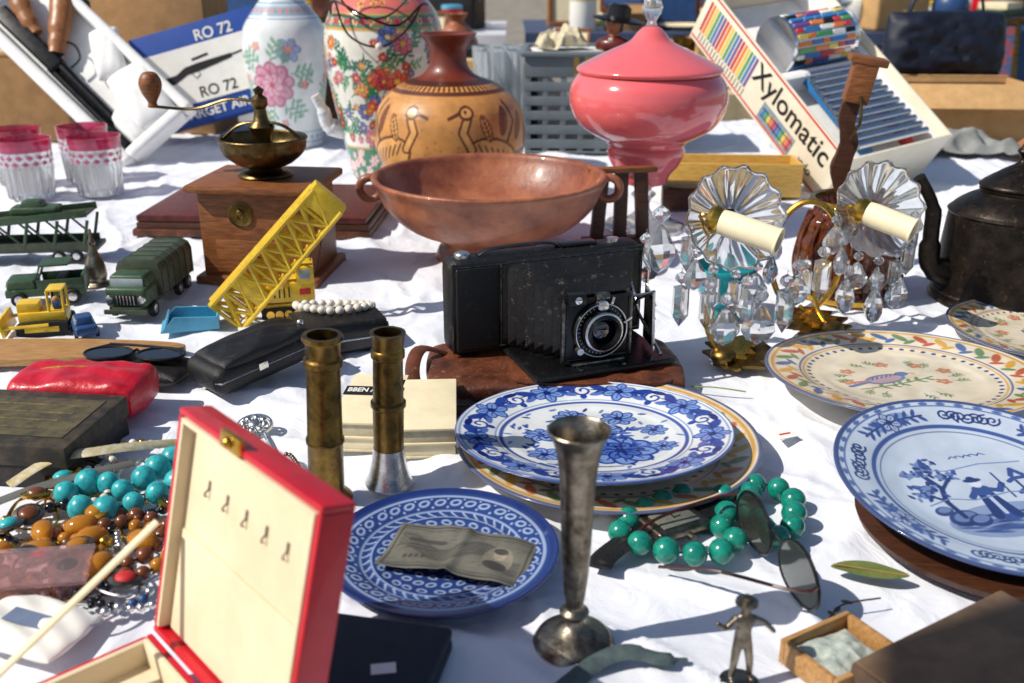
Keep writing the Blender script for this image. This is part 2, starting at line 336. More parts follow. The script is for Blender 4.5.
# ---------------------------------------------------------------- cloth and table
def vnoise(x,y,sc,seed):
    g=np.random.default_rng(seed).random((128,128)); x=x/sc+50; y=y/sc+50
    xi=np.floor(x).astype(int); yi=np.floor(y).astype(int); fx=x-xi; fy=y-yi; fx=fx*fx*(3-2*fx); fy=fy*fy*(3-2*fy)
    a=g[xi%128,yi%128]; b=g[(xi+1)%128,yi%128]; c=g[xi%128,(yi+1)%128]; d=g[(xi+1)%128,(yi+1)%128]
    return (a*(1-fx)+b*fx)*(1-fy)+(c*(1-fx)+d*fx)*fy
def cloth():
    X0,X1,Y0,Y1,dr=-175,185,38,332,26
    xs=np.arange(X0-dr,X1+dr+.1,.6); ys=np.arange(Y0-dr,Y1+dr+.1,.6)
    A,B=np.meshgrid(xs,ys); a=A.ravel(); b=B.ravel()
    wx=a+14*vnoise(a,b,34,1)+4*vnoise(a,b,11,8); wy=b+16*vnoise(a,b,30,2)+4*vnoise(a,b,10,9)
    def rid(x,y,sc,sd): return (1-np.abs(2*vnoise(x,y,sc,sd)-1))
    h=1.0*rid(wx*.5+wy*.4,wy-wx*.3,20,3)**8+.6*rid(wx,wy*.4,11,4)**7+.26*rid(wx*1.4,wy,5.5,5)**4+.45*vnoise(a,b,24,6)+.7*rid(wx*.3-wy*.5,wx+wy,14,12)**10+.6*rid(wx*.8+wy*.2,wy*.35,16,33)**9
    h=h-np.percentile(h,75); h=np.where(h>0,h*.85,h*.9); h=np.clip(h,-.8,.65)
    x=np.clip(a,X0,X1); y=np.clip(b,Y0,Y1)
    ov=np.maximum(np.maximum(X0-a,a-X1),np.maximum(Y0-b,b-Y1)); ov=np.maximum(ov,0)
    z=h-ov; wv=.9*np.sin(a*.25+b*.31)*np.minimum(ov,15)/8
    x=x+np.where(a<X0,-1-np.abs(wv),0)+np.where(a>X1,1+np.abs(wv),0); y=y+np.where(b<Y0,-1-np.abs(wv),0)+np.where(b>Y1,1+np.abs(wv),0)
    V=np.stack([x,y,z],1)*S; ny,nx=A.shape
    i=np.arange(ny-1)[:,None]*nx; k=np.arange(nx-1)[None,:]
    F=np.stack([i+k,i+k+1,i+nx+k+1,i+nx+k],-1).reshape(-1,4)
    me=bpy.data.meshes.new('tablecloth'); me.vertices.add(len(V)); me.vertices.foreach_set('co',V.astype(np.float32).ravel())
    me.loops.add(F.size); me.loops.foreach_set('vertex_index',F.ravel().astype(np.int32))
    me.polygons.add(len(F)); me.polygons.foreach_set('loop_start',np.arange(0,F.size,4,dtype=np.int32)); me.update(calc_edges=True)
    me.polygons.foreach_set('use_smooth',np.ones(len(F),dtype=bool))
    m=mat('white_cotton',(222,225,234),.92,var=.03,vscale=6,bump=.3,bscale=1500,spec=.15)
    nt=m.node_tree;N=nt.nodes;L=nt.links;tc=[n for n in N if n.type=='TEX_COORD'][0]
    n2=N.new('ShaderNodeTexNoise'); n2.inputs['Scale'].default_value=17; n2.inputs['Detail'].default_value=5; n2.inputs['Distortion'].default_value=1.8; L.new(tc.outputs['Object'],n2.inputs['Vector'])
    bp=N.new('ShaderNodeBump'); bp.inputs['Strength'].default_value=.5; bp.inputs['Distance'].default_value=.006; L.new(n2.outputs['Fac'],bp.inputs['Height'])
    ob=[n for n in N if n.type=='BUMP'][0]; L.new(ob.outputs['Normal'],bp.inputs['Normal']); L.new(bp.outputs['Normal'],N['Principled BSDF'].inputs['Normal'])
    me.materials.append(m)
    o=bpy.data.objects.new('tablecloth',me); COLL.objects.link(o)
    tag(o,'wrinkled white cotton sheet covering the stall table','tablecloth')
cloth()
tb=thing('table',(0,0,0),label='long trestle table under the white sheet',cat='table')
Part().box((358,292,2.4),(5,185,-2.6),W_LIGHT,bev=.3).build('tabletop',tb)
for x in (-165,175):
    for y in (48,322): Part().box((6,6,73),(x,y,-41),W_LIGHT,bev=.4).build('leg',tb)
# ---------------------------------------------------------------- plates
B1=(38,66,150); B2=(84,112,180); B3=(24,40,110)
def paint_delft(cv):
    cv.ring(0,20,(224,228,230),1); cv.ring(14.4,16,(50,76,146),.9); cv.ring(14.0,14.15,B2,.8)
    n=9
    for k in range(n):
        a=2*math.pi*k/n+.2
        x,y=12.3*math.cos(a),12.3*math.sin(a)
        for sg in (-1,1):
            aa=a+sg*.2; cv.ell(12.9*math.cos(aa),12.9*math.sin(aa),1.3,.6,a+1.2*sg,B1); cv.ell(11.6*math.cos(aa),11.6*math.sin(aa),1.0,.42,a-sg,B2)
            cv.sprig(x,y,a+sg*1.4,3.4,B3,.09,.7,5,sg*.5,B1)
        cv.flower(x,y,1.9,(120,150,206),B1,6,a,B3)
        am=a+math.pi/n
        cv.scroll(12.2*math.cos(am),12.2*math.sin(am),1.3,B1,.15,1.3,am,1); cv.ell(13.4*math.cos(am),13.4*math.sin(am),1.0,.42,am+1.57,B3); cv.ell(11*math.cos(am),11*math.sin(am),.5,.4,am,B1)
    cv.ring(9.6,9.95,B1,.9); cv.ring(10.25,10.4,B2,.8)
    for k in range(15):
        a=math.pi*(.02+.069*k); cv.sprig(.2*k-1.5,-3,a,6.0+1.6*math.sin(k*2.1),B1,.12,1.05,7,.6*(1 if k%2 else -1),B2 if k%3 else B1)
    for x,y,r in ((-5,2.5,1.8),(4.8,4,2.0),(0,6.2,1.9),(6.8,-.6,1.5),(-6.6,-2.6,1.8),(-2.2,3.2,1.3),(2.2,1.4,1.6),(-3.6,-6,1.4),(5.6,-5,1.5)): cv.flower(x,y,r,(130,158,208),B1,7,x,B3)
    cv.flower(1.0,-4.4,3.8,(120,150,206),B1,9,.3,B3); cv.flower(1.0,-4.4,2.2,(70,104,180),B3,8,0)
    for k in range(90):
        a=rng.random()*6.28; r=rng.random()**.5*9.2; cv.ell(r*math.cos(a),r*math.sin(a),.5,.2,rng.random()*3,[B1,B2,B3][k%3],.85)
    for k in range(9): cv.stroke([(-8+k*.7,-5.0-.35*k),(-7+k*.8,-6.4-.25*k)],.14,B1)
def paint_yellow(R,cols,center):
    def f(cv):
        cv.ring(0,30,(226,214,190),1); cv.ring(R*.975,R*1.1,(70,80,120),.9); cv.ring(R*.93,R*.955,(206,150,60),.9)
        n=34
        for k in range(n):
            a=2*math.pi*k/n; c=cols[k%len(cols)]
            cv.ell(R*.86*math.cos(a),R*.86*math.sin(a),R*.08,R*.034,a+.8,c); cv.ell(R*.80*math.cos(a+.09),R*.80*math.sin(a+.09),R*.055,R*.022,a-.7,cols[(k+1)%len(cols)])
        cv.ring(R*.73,R*.745,(60,80,140),.9); cv.ring(R*.70,R*.715,(206,150,60),.8)
        for k in range(52):
            a=2*math.pi*k/52; cv.ell(R*.67*math.cos(a),R*.67*math.sin(a),R*.018,R*.018,0,(60,80,140))
        if center:
            q=lambda pts:[(x*.7-1,y*.7) for x,y in pts]
            cv.ell(-2,0.35,2.9,1.5,.3,(116,132,164)); cv.ell(-2,.35,2.4,1.05,.3,(190,160,168)); cv.ell(.8,1.8,.95,.7,.4,(96,114,154)); cv.stroke(q([(3.8,2.8),(5,2.5)]),.12,(190,130,80))
            cv.stroke(q([(-5,-.5),(-9,-2.2)]),.35,(110,128,166)); cv.stroke(q([(-5,0),(-9,-.6)]),.25,(196,130,110))
            for k in range(6): cv.stroke(q([(-4+k*1.0,.2+.35*k),(-3.2+k*1.0,1.6+.25*k)]),.09,(84,100,140))
            cv.stroke(q([(-1,-1.4),(-1.2,-3.2)]),.1,(110,100,84)); cv.stroke(q([(0,-1.2),(0,-3)]),.1,(110,100,84))
            cv.sprig(-6.5,-2.6,.1,11,(102,126,88),.12,.9,9,.3,(120,146,100))
            for x,y in ((4.5,-1.6),(-5.4,3.6),(4,4.4),(0,5.4),(6.6,2),(-7,0)): cv.flower(x,y,.95,(210,150,120),(176,104,84),5,x,(214,184,120))
            for k in range(12): cv.sprig(6*math.cos(k),5*math.sin(k),k,2.2,(116,140,102),.07,.5,5)
    return f
def paint_blue(cv):
    R=9.8; LT=(164,180,206); DK=(40,62,122)
    cv.ring(0,12,DK,1); cv.ring(R*.9,R*.93,LT,.85); cv.ring(R*.965,R*1.1,(30,48,108),1)
    for j,(rr,n,sz) in enumerate(((.83,34,1.5),(.56,26,1.35),(.45,22,1.25),(.34,16,1.2),(.22,10,1.15))):
        for k in range(n):
            a=2*math.pi*(k+.5*(j%2))/n; ja=a+rng.normal()*.012
            cv.ell(R*rr*math.cos(ja),R*rr*math.sin(ja),R*.028*sz,R*.04*sz,a+.35*(-1)**j,LT,.9); cv.ell(R*rr*math.cos(ja),R*rr*math.sin(ja),R*.013*sz,R*.022*sz,a+.35*(-1)**j,DK)
    for k in range(34):
        a=2*math.pi*(k+.5)/34; cv.ell(R*.775*math.cos(a),R*.775*math.sin(a),R*.014,R*.014,0,LT,.9); cv.ell(R*.88*math.cos(a),R*.88*math.sin(a),R*.012,R*.012,0,LT,.9)
    cv.ring(R*.72,R*.74,LT,.85); cv.ring(R*.63,R*.645,LT,.85)
    for k in range(40):
        a=2*math.pi*k/40; cv.stroke([(R*.65*math.cos(a),R*.65*math.sin(a)),(R*.715*math.cos(a+.1),R*.715*math.sin(a+.1))],.09,LT)
    cv.flower(0,0,1.7,LT,DK,8)
def paint_scene(cv):
    R=14.0; C1=(58,80,140); C2=(108,128,170); C3=(42,58,108)
    cv.ring(0,20,(184,196,212),1); cv.ring(R*.965,R*1.1,C3,.85); cv.ring(R*.915,R*.93,C1,.7)
    for k in range(8):
        a=2*math.pi*k/8+.3; x,y=R*.82*math.cos(a),R*.82*math.sin(a)
        if k%2:
            for q in range(7): cv.scroll(x+(q-3)*.8*-math.sin(a),y+(q-3)*.8*math.cos(a),.8,C3,.12,1.3,q,1 if q%2 else -1)
        else:
            cv.ell(x,y,2.9,1.05,a+1.57,C2,.8); cv.flower(x,y,1.3,(160,174,204),C3,6,a)
            for sg in (-1,1): cv.sprig(x,y,a+sg*1.57,4.2,C3,.12,.8,7,sg*.3,C1)
    for k in range(44):
        a=k*math.tau/44; cv.ell(R*.945*math.cos(a),R*.945*math.sin(a),.22,.5,a,C1,.8)
    cv.ring(R*.70,R*.735,C1,.95); cv.ring(R*.665,R*.675,C3,.7)
    f=.8
    def E(x,y,rx,ry,an,c,a=1): cv.ell(x*f,y*f,rx*f,ry*f,an,c,a)
    def K(pts,w_,c,a=1): cv.stroke([(x*f,y*f) for x,y in pts],w_*f,c,a)
    E(0,-5.4,8,3.0,0,C2,.7)
    for k in range(50): E(-7+rng.random()*14,-7.2+rng.random()*3.6,1.6,.2,rng.normal()*.1,[C1,C3][k%2],.65)
    for cx,cy,r in ((-5.4,-4.2,2.0),(-3.8,-4.9,1.5),(5.2,-4.2,2.0),(6.6,-4.8,1.4),(-7,-2.6,1.2)): E(cx,cy,r,r*.7,.2,C3,.9); E(cx+.2,cy+.25,r*.75,r*.42,.2,C2,.9)
    K([(0,-4.6),(0,-.6)],1.1,C1); K([(-1.2,-4.6),(-.4,-.8)],.65,C3); K([(1.3,-4.6),(.4,-.8)],.65,C3); K([(.1,-4.2),(.1,-1)],.28,(176,188,212))
    E(0,.1,1.3,1.0,0,C1); E(0,1.5,.78,.85,0,(206,212,222)); E(0,2.1,1.2,.4,0,C3); E(0,2.45,.55,.4,0,C3)
    K([(.8,.2),(2.2,-.3),(3.2,.8)],.4,C1); K([(-.8,.2),(-2.0,-.9)],.42,C1); K([(3.2,-1.8),(3.3,3.0)],.14,C3)
    K([(-5.2,-4),(-5.6,-1),(-4.6,1.4),(-5.4,4)],.35,C3); K([(-4.8,1),(-2.8,2.8)],.24,C3); K([(-5.4,-1),(-7.4,.8)],.22,C3)
    for cx,cy in ((-5.6,4.6),(-3.0,3.6),(-6.8,2.0),(-4.2,6.0),(-7.6,.6)):
        for k in range(22): E(cx+rng.normal()*.9,cy+rng.normal()*.5,.5,.25,rng.random()*3,[C1,C2,C3][k%3])
    K([(5.4,-3.4),(5.4,1)],.2,C3); K([(7.0,-3.4),(7.0,1)],.2,C3); K([(5.4,-2.4),(7,-2.4)],.15,C1)
    for y in (-1.2,1.0): K([(4.4,y),(5.4,y+.5),(7.0,y+.5),(8.0,y)],.3,C1)
    K([(5.4,2),(6.2,3.2),(7.0,2)],.35,C1)
    for k in range(5): K([(0+k*1.0,6.6+.3*(k%2)),(.5+k*1.0,7.0),(1.1+k*1.0,6.6)],.09,C1)
    for y in (-1.4,4.4): K([(-8,y),(-5,y+.8),(-2,y),(3,y+.6),(8.4,y)],.1,C2)
plathe('plate',plate_prof(16.2,2.1,.16),560,paint_yellow(16.2,[(214,160,60),(200,110,60),(120,140,90)],False),FAIEN,loc=(10.2,96.3,.2),label='cream faience plate with yellow leaf rim under the blue plate',cat='plate')
plathe('plate',plate_prof(14.6,1.9,.11),760,paint_delft,PORC,loc=(8.6,95.0,2.1),rot=(-4.6,1,20),label='white plate with cobalt blue flowers stacked on another plate',cat='plate')
plathe('plate',plate_prof(10.2,1.7,.09),560,paint_blue,PORC,loc=(-6.1,75.4,.2),label='small deep blue plate with coarse light pattern holding a note',cat='plate')
YC=[(214,164,70),(186,96,66),(110,140,96),(84,108,156)]
plathe('plate',plate_prof(16.4,2.0,.13),700,paint_yellow(16.4,YC,True),FAIEN,loc=(47.6,112.2,1.4),rot=(-3.6,0,8),label='cream faience plate with bird and colourful leaf border',cat='plate')
plathe('plate',plate_prof(12.8,1.9,.18),460,paint_yellow(12.8,YC,True),FAIEN,loc=(74,130.4,.3),rot=(0,0,80),label='smaller cream faience plate with leaf border beside the kettle',cat='plate')
plathe('plate',plate_prof(14.0,2.2,.1),760,paint_scene,PORC,loc=(44.7,83.7,2.1),rot=(7.5,0,14),label='blue and white delft dish painted with a robed figure',cat='plate')
p=Part(); p.lathe([(0,0),(9,0),(12.4,.5),(12.7,1.2),(12.2,1.2),(9,.8),(0,.7)],W_DARK,seg=56); p.build('wooden_plate',loc=(45.0,80.4,.15),label='brown wooden plate under the delft dish',cat='plate')
def note():
    xs=np.linspace(-6.4,6.4,150); ys=np.linspace(-3.5,3.5,84); A,B=np.meshgrid(xs,ys); a=A.ravel();b=B.ravel()
    z=.25*np.cos(a*.35)+.12*np.sin(a*1.1+b)+.1*np.abs(b)*.5+.25*np.exp(-(a/.5)**2)+.15*vnoise(a,b,1.5,4)
    cv=Cv(a,b,(104,102,92)); D=(66,64,60); Lt=(134,128,112)
    for sg in (-1,1): cv.stroke([(-6,sg*3.1),(6,sg*3.1)],.12,D); cv.stroke([(-6,sg*2.7),(6,sg*2.7)],.05,D)
    for sg in (-1,1): cv.stroke([(sg*6,-3.1),(sg*6,3.1)],.1,D)
    for k in range(22): cv.stroke([(x,1.9*math.sin(x*.9+k*.28)*math.cos(k*.3)) for x in np.linspace(-5.6,5.6,40)],.035,D,.6)
    cv.ell(3.6,-.1,1.3,1.9,0,Lt,.9); cv.ell(3.6,.7,.55,.7,0,(158,146,124)); cv.ell(3.6,1.2,.65,.4,0,D); cv.ell(3.6,-1.1,1.05,.8,0,D)
    cv.stroke([(-4.6,1.0),(-1.6,1.0)],.28,D); cv.stroke([(-4.6,.2),(-2.2,.2)],.1,D); cv.stroke([(-4.6,-.3),(-1.8,-.3)],.1,D)
    for k in range(4): cv.ell(-4.3+k*.55,-1.7,.2,.3,0,D)
    for k in range(220): cv.stroke([(x0:=rng.uniform(-6,6),y0:=rng.uniform(-3,3)),(x0+.35,y0+.08)],.035,D,.5)
    ny,nx=A.shape; i=np.arange(ny-1)[:,None]*nx; k=np.arange(nx-1)[None,:]
    F=np.stack([i+k,i+k+1,i+nx+k+1,i+nx+k],-1).reshape(-1,4)
    me=bpy.data.meshes.new('banknote'); me.from_pydata((np.stack([a,b,z],1)*S).tolist(),[],F.tolist())
    c=cv.c/255; c=((c+.055)/1.055)**2.4; at=me.color_attributes.new('Col','FLOAT_COLOR','POINT'); at.data.foreach_set('color',np.concatenate([c,np.ones((len(c),1))],1).astype(np.float32).ravel())
    me.materials.append(PAPERP); me.polygons.foreach_set('use_smooth',np.ones(len(me.polygons),dtype=bool))
    o=bpy.data.objects.new('banknote',me); COLL.objects.link(o); o.location=Vector((-4.7,74.6,1.5))*S; o.rotation_euler=(0,0,math.radians(-16)); tag(o,'worn grey brown banknote lying on the blue plate','banknote')
note()
# ---------------------------------------------------------------- vases at the back
def paint_pastel(cv):
    cv.band(-5,60,(226,230,230));
    for y0,y1,c in ((35.5,38,(150,180,200)),(34.6,35,(110,150,190)),(38.6,39,(110,150,190)),(2,2.4,(110,150,190)),(4.6,5,(110,150,190))): cv.band(y0,y1,c,.9)
    for k in range(28):
        x=-38+k*2.8; cv.ell(x,3.5,1,.6,0,(160,190,200)); cv.ell(x,36.8,.9,.7,0,(220,150,160)); cv.ell(x+1.4,36.8,.5,.5,0,(120,170,150))
    for cx in (-26,-2,24):
        cv.flower(cx,18,6.0,(222,160,178),(190,110,140),9,.2,(220,190,110)); cv.flower(cx,18,3.2,(232,190,200),(200,120,150),8,.5,(200,100,120))
        cv.flower(cx+5,27,3.2,(160,180,214),(110,130,180),6,.1); cv.flower(cx-5,9,3,(236,214,170),(206,160,110),6,0)
        for k in range(12):
            a=k*.52; cv.sprig(cx+5*math.cos(a),18+5*math.sin(a),a,7,(120,160,140),.12,1.5,6,.6*(-1)**k,(130,176,150))
        for k in range(6): cv.flower(cx+9*math.cos(k),18+11*math.sin(k),1.3,(230,170,170),(190,110,120),5,k,(230,200,90))
def paint_rose(cv):
    cv.band(-5,60,(226,224,214)); G=(34,110,76)
    cv.band(-1,7.5,(60,130,100)); cv.band(7.5,8.0,(200,150,70)); cv.band(34.6,35.2,(200,150,70)); cv.band(35.2,38,(64,134,106)); cv.band(38,38.5,(200,150,70)); cv.band(38.5,50,(220,116,104))
    for k in range(90):
        x=-42+84*rng.random(); y=rng.random()*7; cv.flower(x,y,.9+.6*rng.random(),(232,226,226),(214,130,150),5,x,(220,180,60))
    for k in range(44): cv.flower(-42+k*1.95,36.6,1.0,(236,214,150) if k%2 else (216,80,90),(150,40,50),5,k)
    for k in range(210):
        x=-42+84*rng.random(); y=8.5+25.5*rng.random(); cv.sprig(x,y,rng.random()*6.28,4.2,G,.14,1.1,6,.8,[(44,130,80),(84,150,100),(24,96,74)][k%3])
    for k in range(170):
        x=-42+84*rng.random(); y=8.8+25*rng.random(); c=[(222,90,80),(206,50,50),(230,130,70),(236,170,110),(226,130,150),(206,70,90),(110,120,190)][k%7]
        r=.9+1.8*rng.random()**2; cv.flower(x,y,r,c,tuple(int(v*.55) for v in c),7,x,(236,200,90))
    for k in range(70):
        x=-42+84*rng.random(); y=39+8*rng.random(); cv.flower(x,y,.9+.9*rng.random(),[(232,220,210),(240,190,110),(80,150,110)][k%3],(160,50,50),5,x)
def paint_gourd(cv):
    cv.band(-5,60,(202,142,76)); D=(92,44,20); D2=(138,78,36); Lc=(222,164,92)
    cv.band(26.2,60,(112,46,28)); cv.band(25.4,26.2,(70,30,16)); cv.band(23.8,24.5,D)
    for k in range(70): cv.ell(-55+k*1.6,25,.4,.5,0,D)
    cv.band(1.6,3,D)
    for k in range(160): cv.ell(-50+100*rng.random(),4+19*rng.random(),.2,.2,0,D2,.7)
    def leaf(x,y,L,ang,fill):
        cv.ell(x,y,L,L*.4,ang,D); cv.ell(x,y,L-.3,L*.4-.28,ang,fill); c,s_=math.cos(ang),math.sin(ang)
        cv.stroke([(x-c*L,y-s_*L),(x+c*L,y+s_*L)],.14,D)
        for k in range(-2,3):
            mx,my=x+c*k*L*.32,y+s_*k*L*.32
            for sg in (-1,1): cv.stroke([(mx,my),(mx+c*.6-s_*sg*L*.26,my+s_*.6+c*sg*L*.26)],.08,D)
    for n_,cx in enumerate((-40,-14,11,36)):
        s=1 if n_%2 else -1
        # large incised long necked bird
        cv.ell(cx,11.5,7.0,4.0,s*.35,D); cv.ell(cx,11.5,6.4,3.45,s*.35,Lc)
        for k in range(6): cv.stroke([(cx-s*(4.4-k*1.5),9.4+k*.6),(cx-s*(3.2-k*1.5),12.4+k*.45)],.2,D)
        cv.stroke([(cx+s*5.6,13.6),(cx+s*7.4,17),(cx+s*6.2,20)],1.05,D); cv.stroke([(cx+s*5.6,13.6),(cx+s*7.4,17),(cx+s*6.2,20)],.6,Lc)
        cv.ell(cx+s*6.4,20.8,1.7,1.4,0,D); cv.ell(cx+s*6.4,20.8,1.2,.9,0,Lc); cv.ell(cx+s*6.6,21,.35,.35,0,D); cv.stroke([(cx+s*7.8,20.8),(cx+s*10.2,19.8)],.35,D)
        cv.stroke([(cx-s*6,9.6),(cx-s*9.4,6.4)],.9,D); cv.stroke([(cx-s*6,10.4),(cx-s*10,9)],.7,D2); cv.stroke([(cx-s*5.6,11.4),(cx-s*9.6,12)],.6,D)
        for lx in (-1.6,1.6): cv.stroke([(cx+lx,8),(cx+lx+.6,5.4),(cx+lx-.2,3.6),(cx+lx+s*1.6,3.4)],.36,D)
        cv.stroke([(cx-s*3,14.6),(cx-s*5.6,18.6),(cx-s*4.6,22.4)],.4,D)
        leaf(cx-s*7.4,17.4,3.2,s*.5+1.57,D2); leaf(cx-s*2.4,18.8,3.0,1.3,D2); leaf(cx+s*2.2,17.6,2.8,1.9,Lc); leaf(cx-s*11.6,14,3.4,1.4,D2); leaf(cx-s*12,6,2.6,.6,Lc)
vprA=[(.02,.3),(8,0),(8.6,.8)]+dense(sprof([(8.6,.8),(9.2,8),(10.8,18),(11.6,26),(11.0,32),(8.2,36.5),(5.6,40),(5.4,43),(7.4,47),(7.6,47.5)]),.35)[1:]+[(7.2,47.3),(5,43),(5.2,40)]
plathe('vase',vprA,260,paint_pastel,PORC,loc=(-62.4,286,0),mode='vase',Rm=11,label='tall white porcelain vase with pastel peonies',cat='vase')
vprB=[(.02,.3),(9,0),(9.4,.8)]+dense(sprof([(9.4,.8),(10.6,8),(12.6,18),(14,27),(14,33),(12.6,38),(9.6,42),(7.4,45),(7.6,48),(8.6,50)]),.26)[1:]+[(8.2,49.8),(7,47)]
vb=thing('porcelain_ewer',(-30.4,247,0),label='large white porcelain ewer crowded with red and green flowers',cat='vase')
plathe('body',vprB,440,paint_rose,PORC,parent=vb,mode='vase',Rm=13.3)
p=Part(); p.tube(spl([(-10,-3,11),(-13.6,-4.5,12.5),(-14.6,-5,16),(-16.2,-5.6,19.6)],6),[2.1]*6+[1.6]*7+[1.2]*6,mat('spout_porcelain',(226,226,222),.16,coat=.6,rgb2=(120,150,190),vscale=90,thr=(.5,.7)),seg=16); p.build('spout',vb)
p=Part(); p.tube(spl([(-11,-7,38),(-9,-12.5,41),(-2,-15.5,38),(5,-15.5,36),(10,-12,40),(11,-6,40)],7),.28,IRON); p.tube(spl([(-9,-12,41),(-6,-15,34),(1,-17,31.5),(7,-15,35),(10,-11.5,40)],7),.24,IRON); p.ball(.9,(1,-17,31.5),PEARL); p.tube(spl([(-8,-13,44),(0,-13.6,48),(8,-12,44),(3,-14,38),(-4,-14.4,38)],6,True),.24,IRON,closed=True); p.build('wire_handle',vb)
vprC=[(.02,.3),(7,0),(8,.5)]+dense(sprof([(8,.5),(12.5,4),(15.6,10),(16.2,15),(15,20.5),(11,24.6),(6.2,26.6),(4.3,28.4),(3.8,31),(4.4,33),(5.9,35),(6,35.3)]),.22)[1:]+[(5.6,35.2),(3.6,32),(3.4,29)]
plathe('gourd_vase',vprC,460,paint_gourd,CLAYP,loc=(-13.4,218,0),mode='vase',Rm=16,label='round tan clay vase with large incised birds and dark neck',cat='vase')
# ---------------------------------------------------------------- terracotta bowl
bw=thing('bowl',(-3.9,172.5,0),label='wide worn clay bowl with two ring handles on a foot',cat='bowl')
p=Part(); p.lathe(sprof([(0,1.2),(6,1.0),(8.6,0),(9.6,0),(9.3,1.6),(8.6,3.2),(10,4.3),(14.4,6.2),(18.0,9.4),(19.6,12.8),(20.3,14),(20.5,14.7),(20.0,15),(19.3,14.6),(18.4,12.8),(15.4,9),(10,6),(4,4.8),(0,4.6)],4),TERRA,seg=80); p.build('body',bw)
for sg in (-1,1):
    p=Part(); p.tube([(sg*(20.8+1.9*math.cos(a)),0,12.4+1.9*math.sin(a)) for a in np.linspace(0,math.tau,26)[:-1]],.75,TERRA,seg=10,closed=True); p.build('handle',bw)
p=Part(); p.box((7,5,.3),(0,0,0),GREYP,bev=.1); p.build('card',loc=(-4,175,6.6),rot=(6,4,20),label='small dark card lying inside the clay bowl',cat='card')
# ---------------------------------------------------------------- pink urn
ur=thing('lidded_urn',(26,195,0),label='pink opaline glass urn with domed lid on glass stem',cat='urn')
p=Part(); p.lathe(sprof([(0,9),(3,8.4),(4.4,9),(5.0,10.5),(6.6,12.4),(7.6,15),(7.0,16.6),(9.6,17.8),(13,20),(14.9,23.5),(14.9,27),(13.6,29.2),(13,29.6),(12.4,29.2),(12,27),(10,20),(5,14),(0,13)],4),OPAL,seg=64); p.build('bowl',ur)
lid=Part(); lid.lathe(sprof([(13.4,29.7),(13.9,30.3),(13.2,31),(10.5,32.4),(7,34),(4,35.4),(2.4,37.2),(1.3,38),(0,38.2)],4),OPAL,seg=64); lid=lid.build('lid',ur)
p=Part(); p.lathe([(0,38),(1.1,38.2),(.8,39),(1.6,40.2),(2,41.4),(1.5,42.8),(.8,43.8),(0,45)],CRYS,seg=8); p.build('finial',lid,label='clear crystal finial')
p=Part(); p.lathe(sprof([(0,0),(7.4,0),(7.5,.6),(4,1.4),(1.6,3),(1.3,5),(2.4,6.4),(1.4,7.4),(2.2,8.2),(0,8.5)],4),CRYS,seg=32,flute=(8,.04)); p.build('stem',ur)
# ---------------------------------------------------------------- coffee grinder
cg=thing('coffee_grinder',(-40.4,163,0),(0,0,-7),label='wooden coffee grinder with brass hopper and crank handle',cat='coffee grinder')
p=Part(); p.box((20.5,17,1.6),(0,0,.8),W_MID,bev=.5); p.box((18,14.5,13.4),(0,0,8.3),W_MID,bev=.25); p.box((17.6,14,.2),(0,0,15.1),W_DARK,bev=0); p.build('body',cg)
Part().box((21,18,1.3),(0,0,15.9),W_MID,bev=.55).build('top_board',cg)
p=Part(); p.box((13,.5,5.2),(0,-7.4,4.9),W_MID,bev=.15); p.ball(.8,(0,-8.3,4.9),BRASS); p.build('drawer',cg)
p=Part(); p.lathe([(0,0),(2,0),(2.1,.15),(1.8,.3),(1.6,.2),(0,.35)],BRASS,M=T((-2,-7.3,11.8),(90,0,0)),seg=28); p.ball(.7,(-2,-7.65,11.8),BRASS,(1,.4,1.2)); p.build('medallion',cg,label='round brass maker medallion')
p=Part(); p.lathe(sprof([(0,16.5),(4,16.6),(4.2,17.2),(2.6,17.9),(4.6,18.8),(6.6,20.6),(7.0,22.3),(7.2,22.8),(6.8,22.9),(6.2,21),(4,19.6),(0,19)],4),DARKBR,seg=44); p.build('hopper',cg)
p=Part(); p.tube(spl([(-6.6,0,22.6),(-4,0,24.6),(-1.6,0,25.2),(1.6,0,25.2),(4,0,24.6),(6.6,0,22.6)],4),.5,DARKBR,flat=.5); p.lathe([(0,19),(1.6,19),(1.5,23),(2.1,24.6),(1.2,25.6),(.9,27.4),(1.3,28),(1.3,29),(.6,29.6),(.9,30.4),(0,31)],DARKBR,seg=20)
p.build('bracket',cg)
cr=Part(); cr.tube(spl([(0,0,28.4),(-5,0,28.8),(-11,0,27.2),(-17.5,-1,27.6)],5),.42,DARKBR,flat=.6); cr=cr.build('crank',cg)
p=Part(); p.lathe(sprof([(0,27.4),(.8,27.5),(.7,28.3),(1.5,29.8),(1.8,31.4),(1.1,32.8),(0,33.1)],3),W_MID,pos=(-17.5,-1,0),seg=20); p.build('knob',cr)
p=Part(); p.box((46,32,1.5),(0,0,.75),LEATHBR,bev=.5); p.box((45,31,1.2),(0.3,0,2.1),W_DARK,bev=.3); p.box((44.5,30.5,1.3),(0,0,3.4),mat('oxblood_leather',(96,34,28),.4,rgb2=(66,22,20),vscale=50,bump=.6),bev=.5)
for k in range(24): p.box((1.0,.1,.05),(-20.5+k*1.8,-14.4,4.07),BRASSB,bev=0)
p.build('album',loc=(-49,201,0),rot=(0,0,-3),label='dark red leather bound album behind the coffee grinder',cat='album')
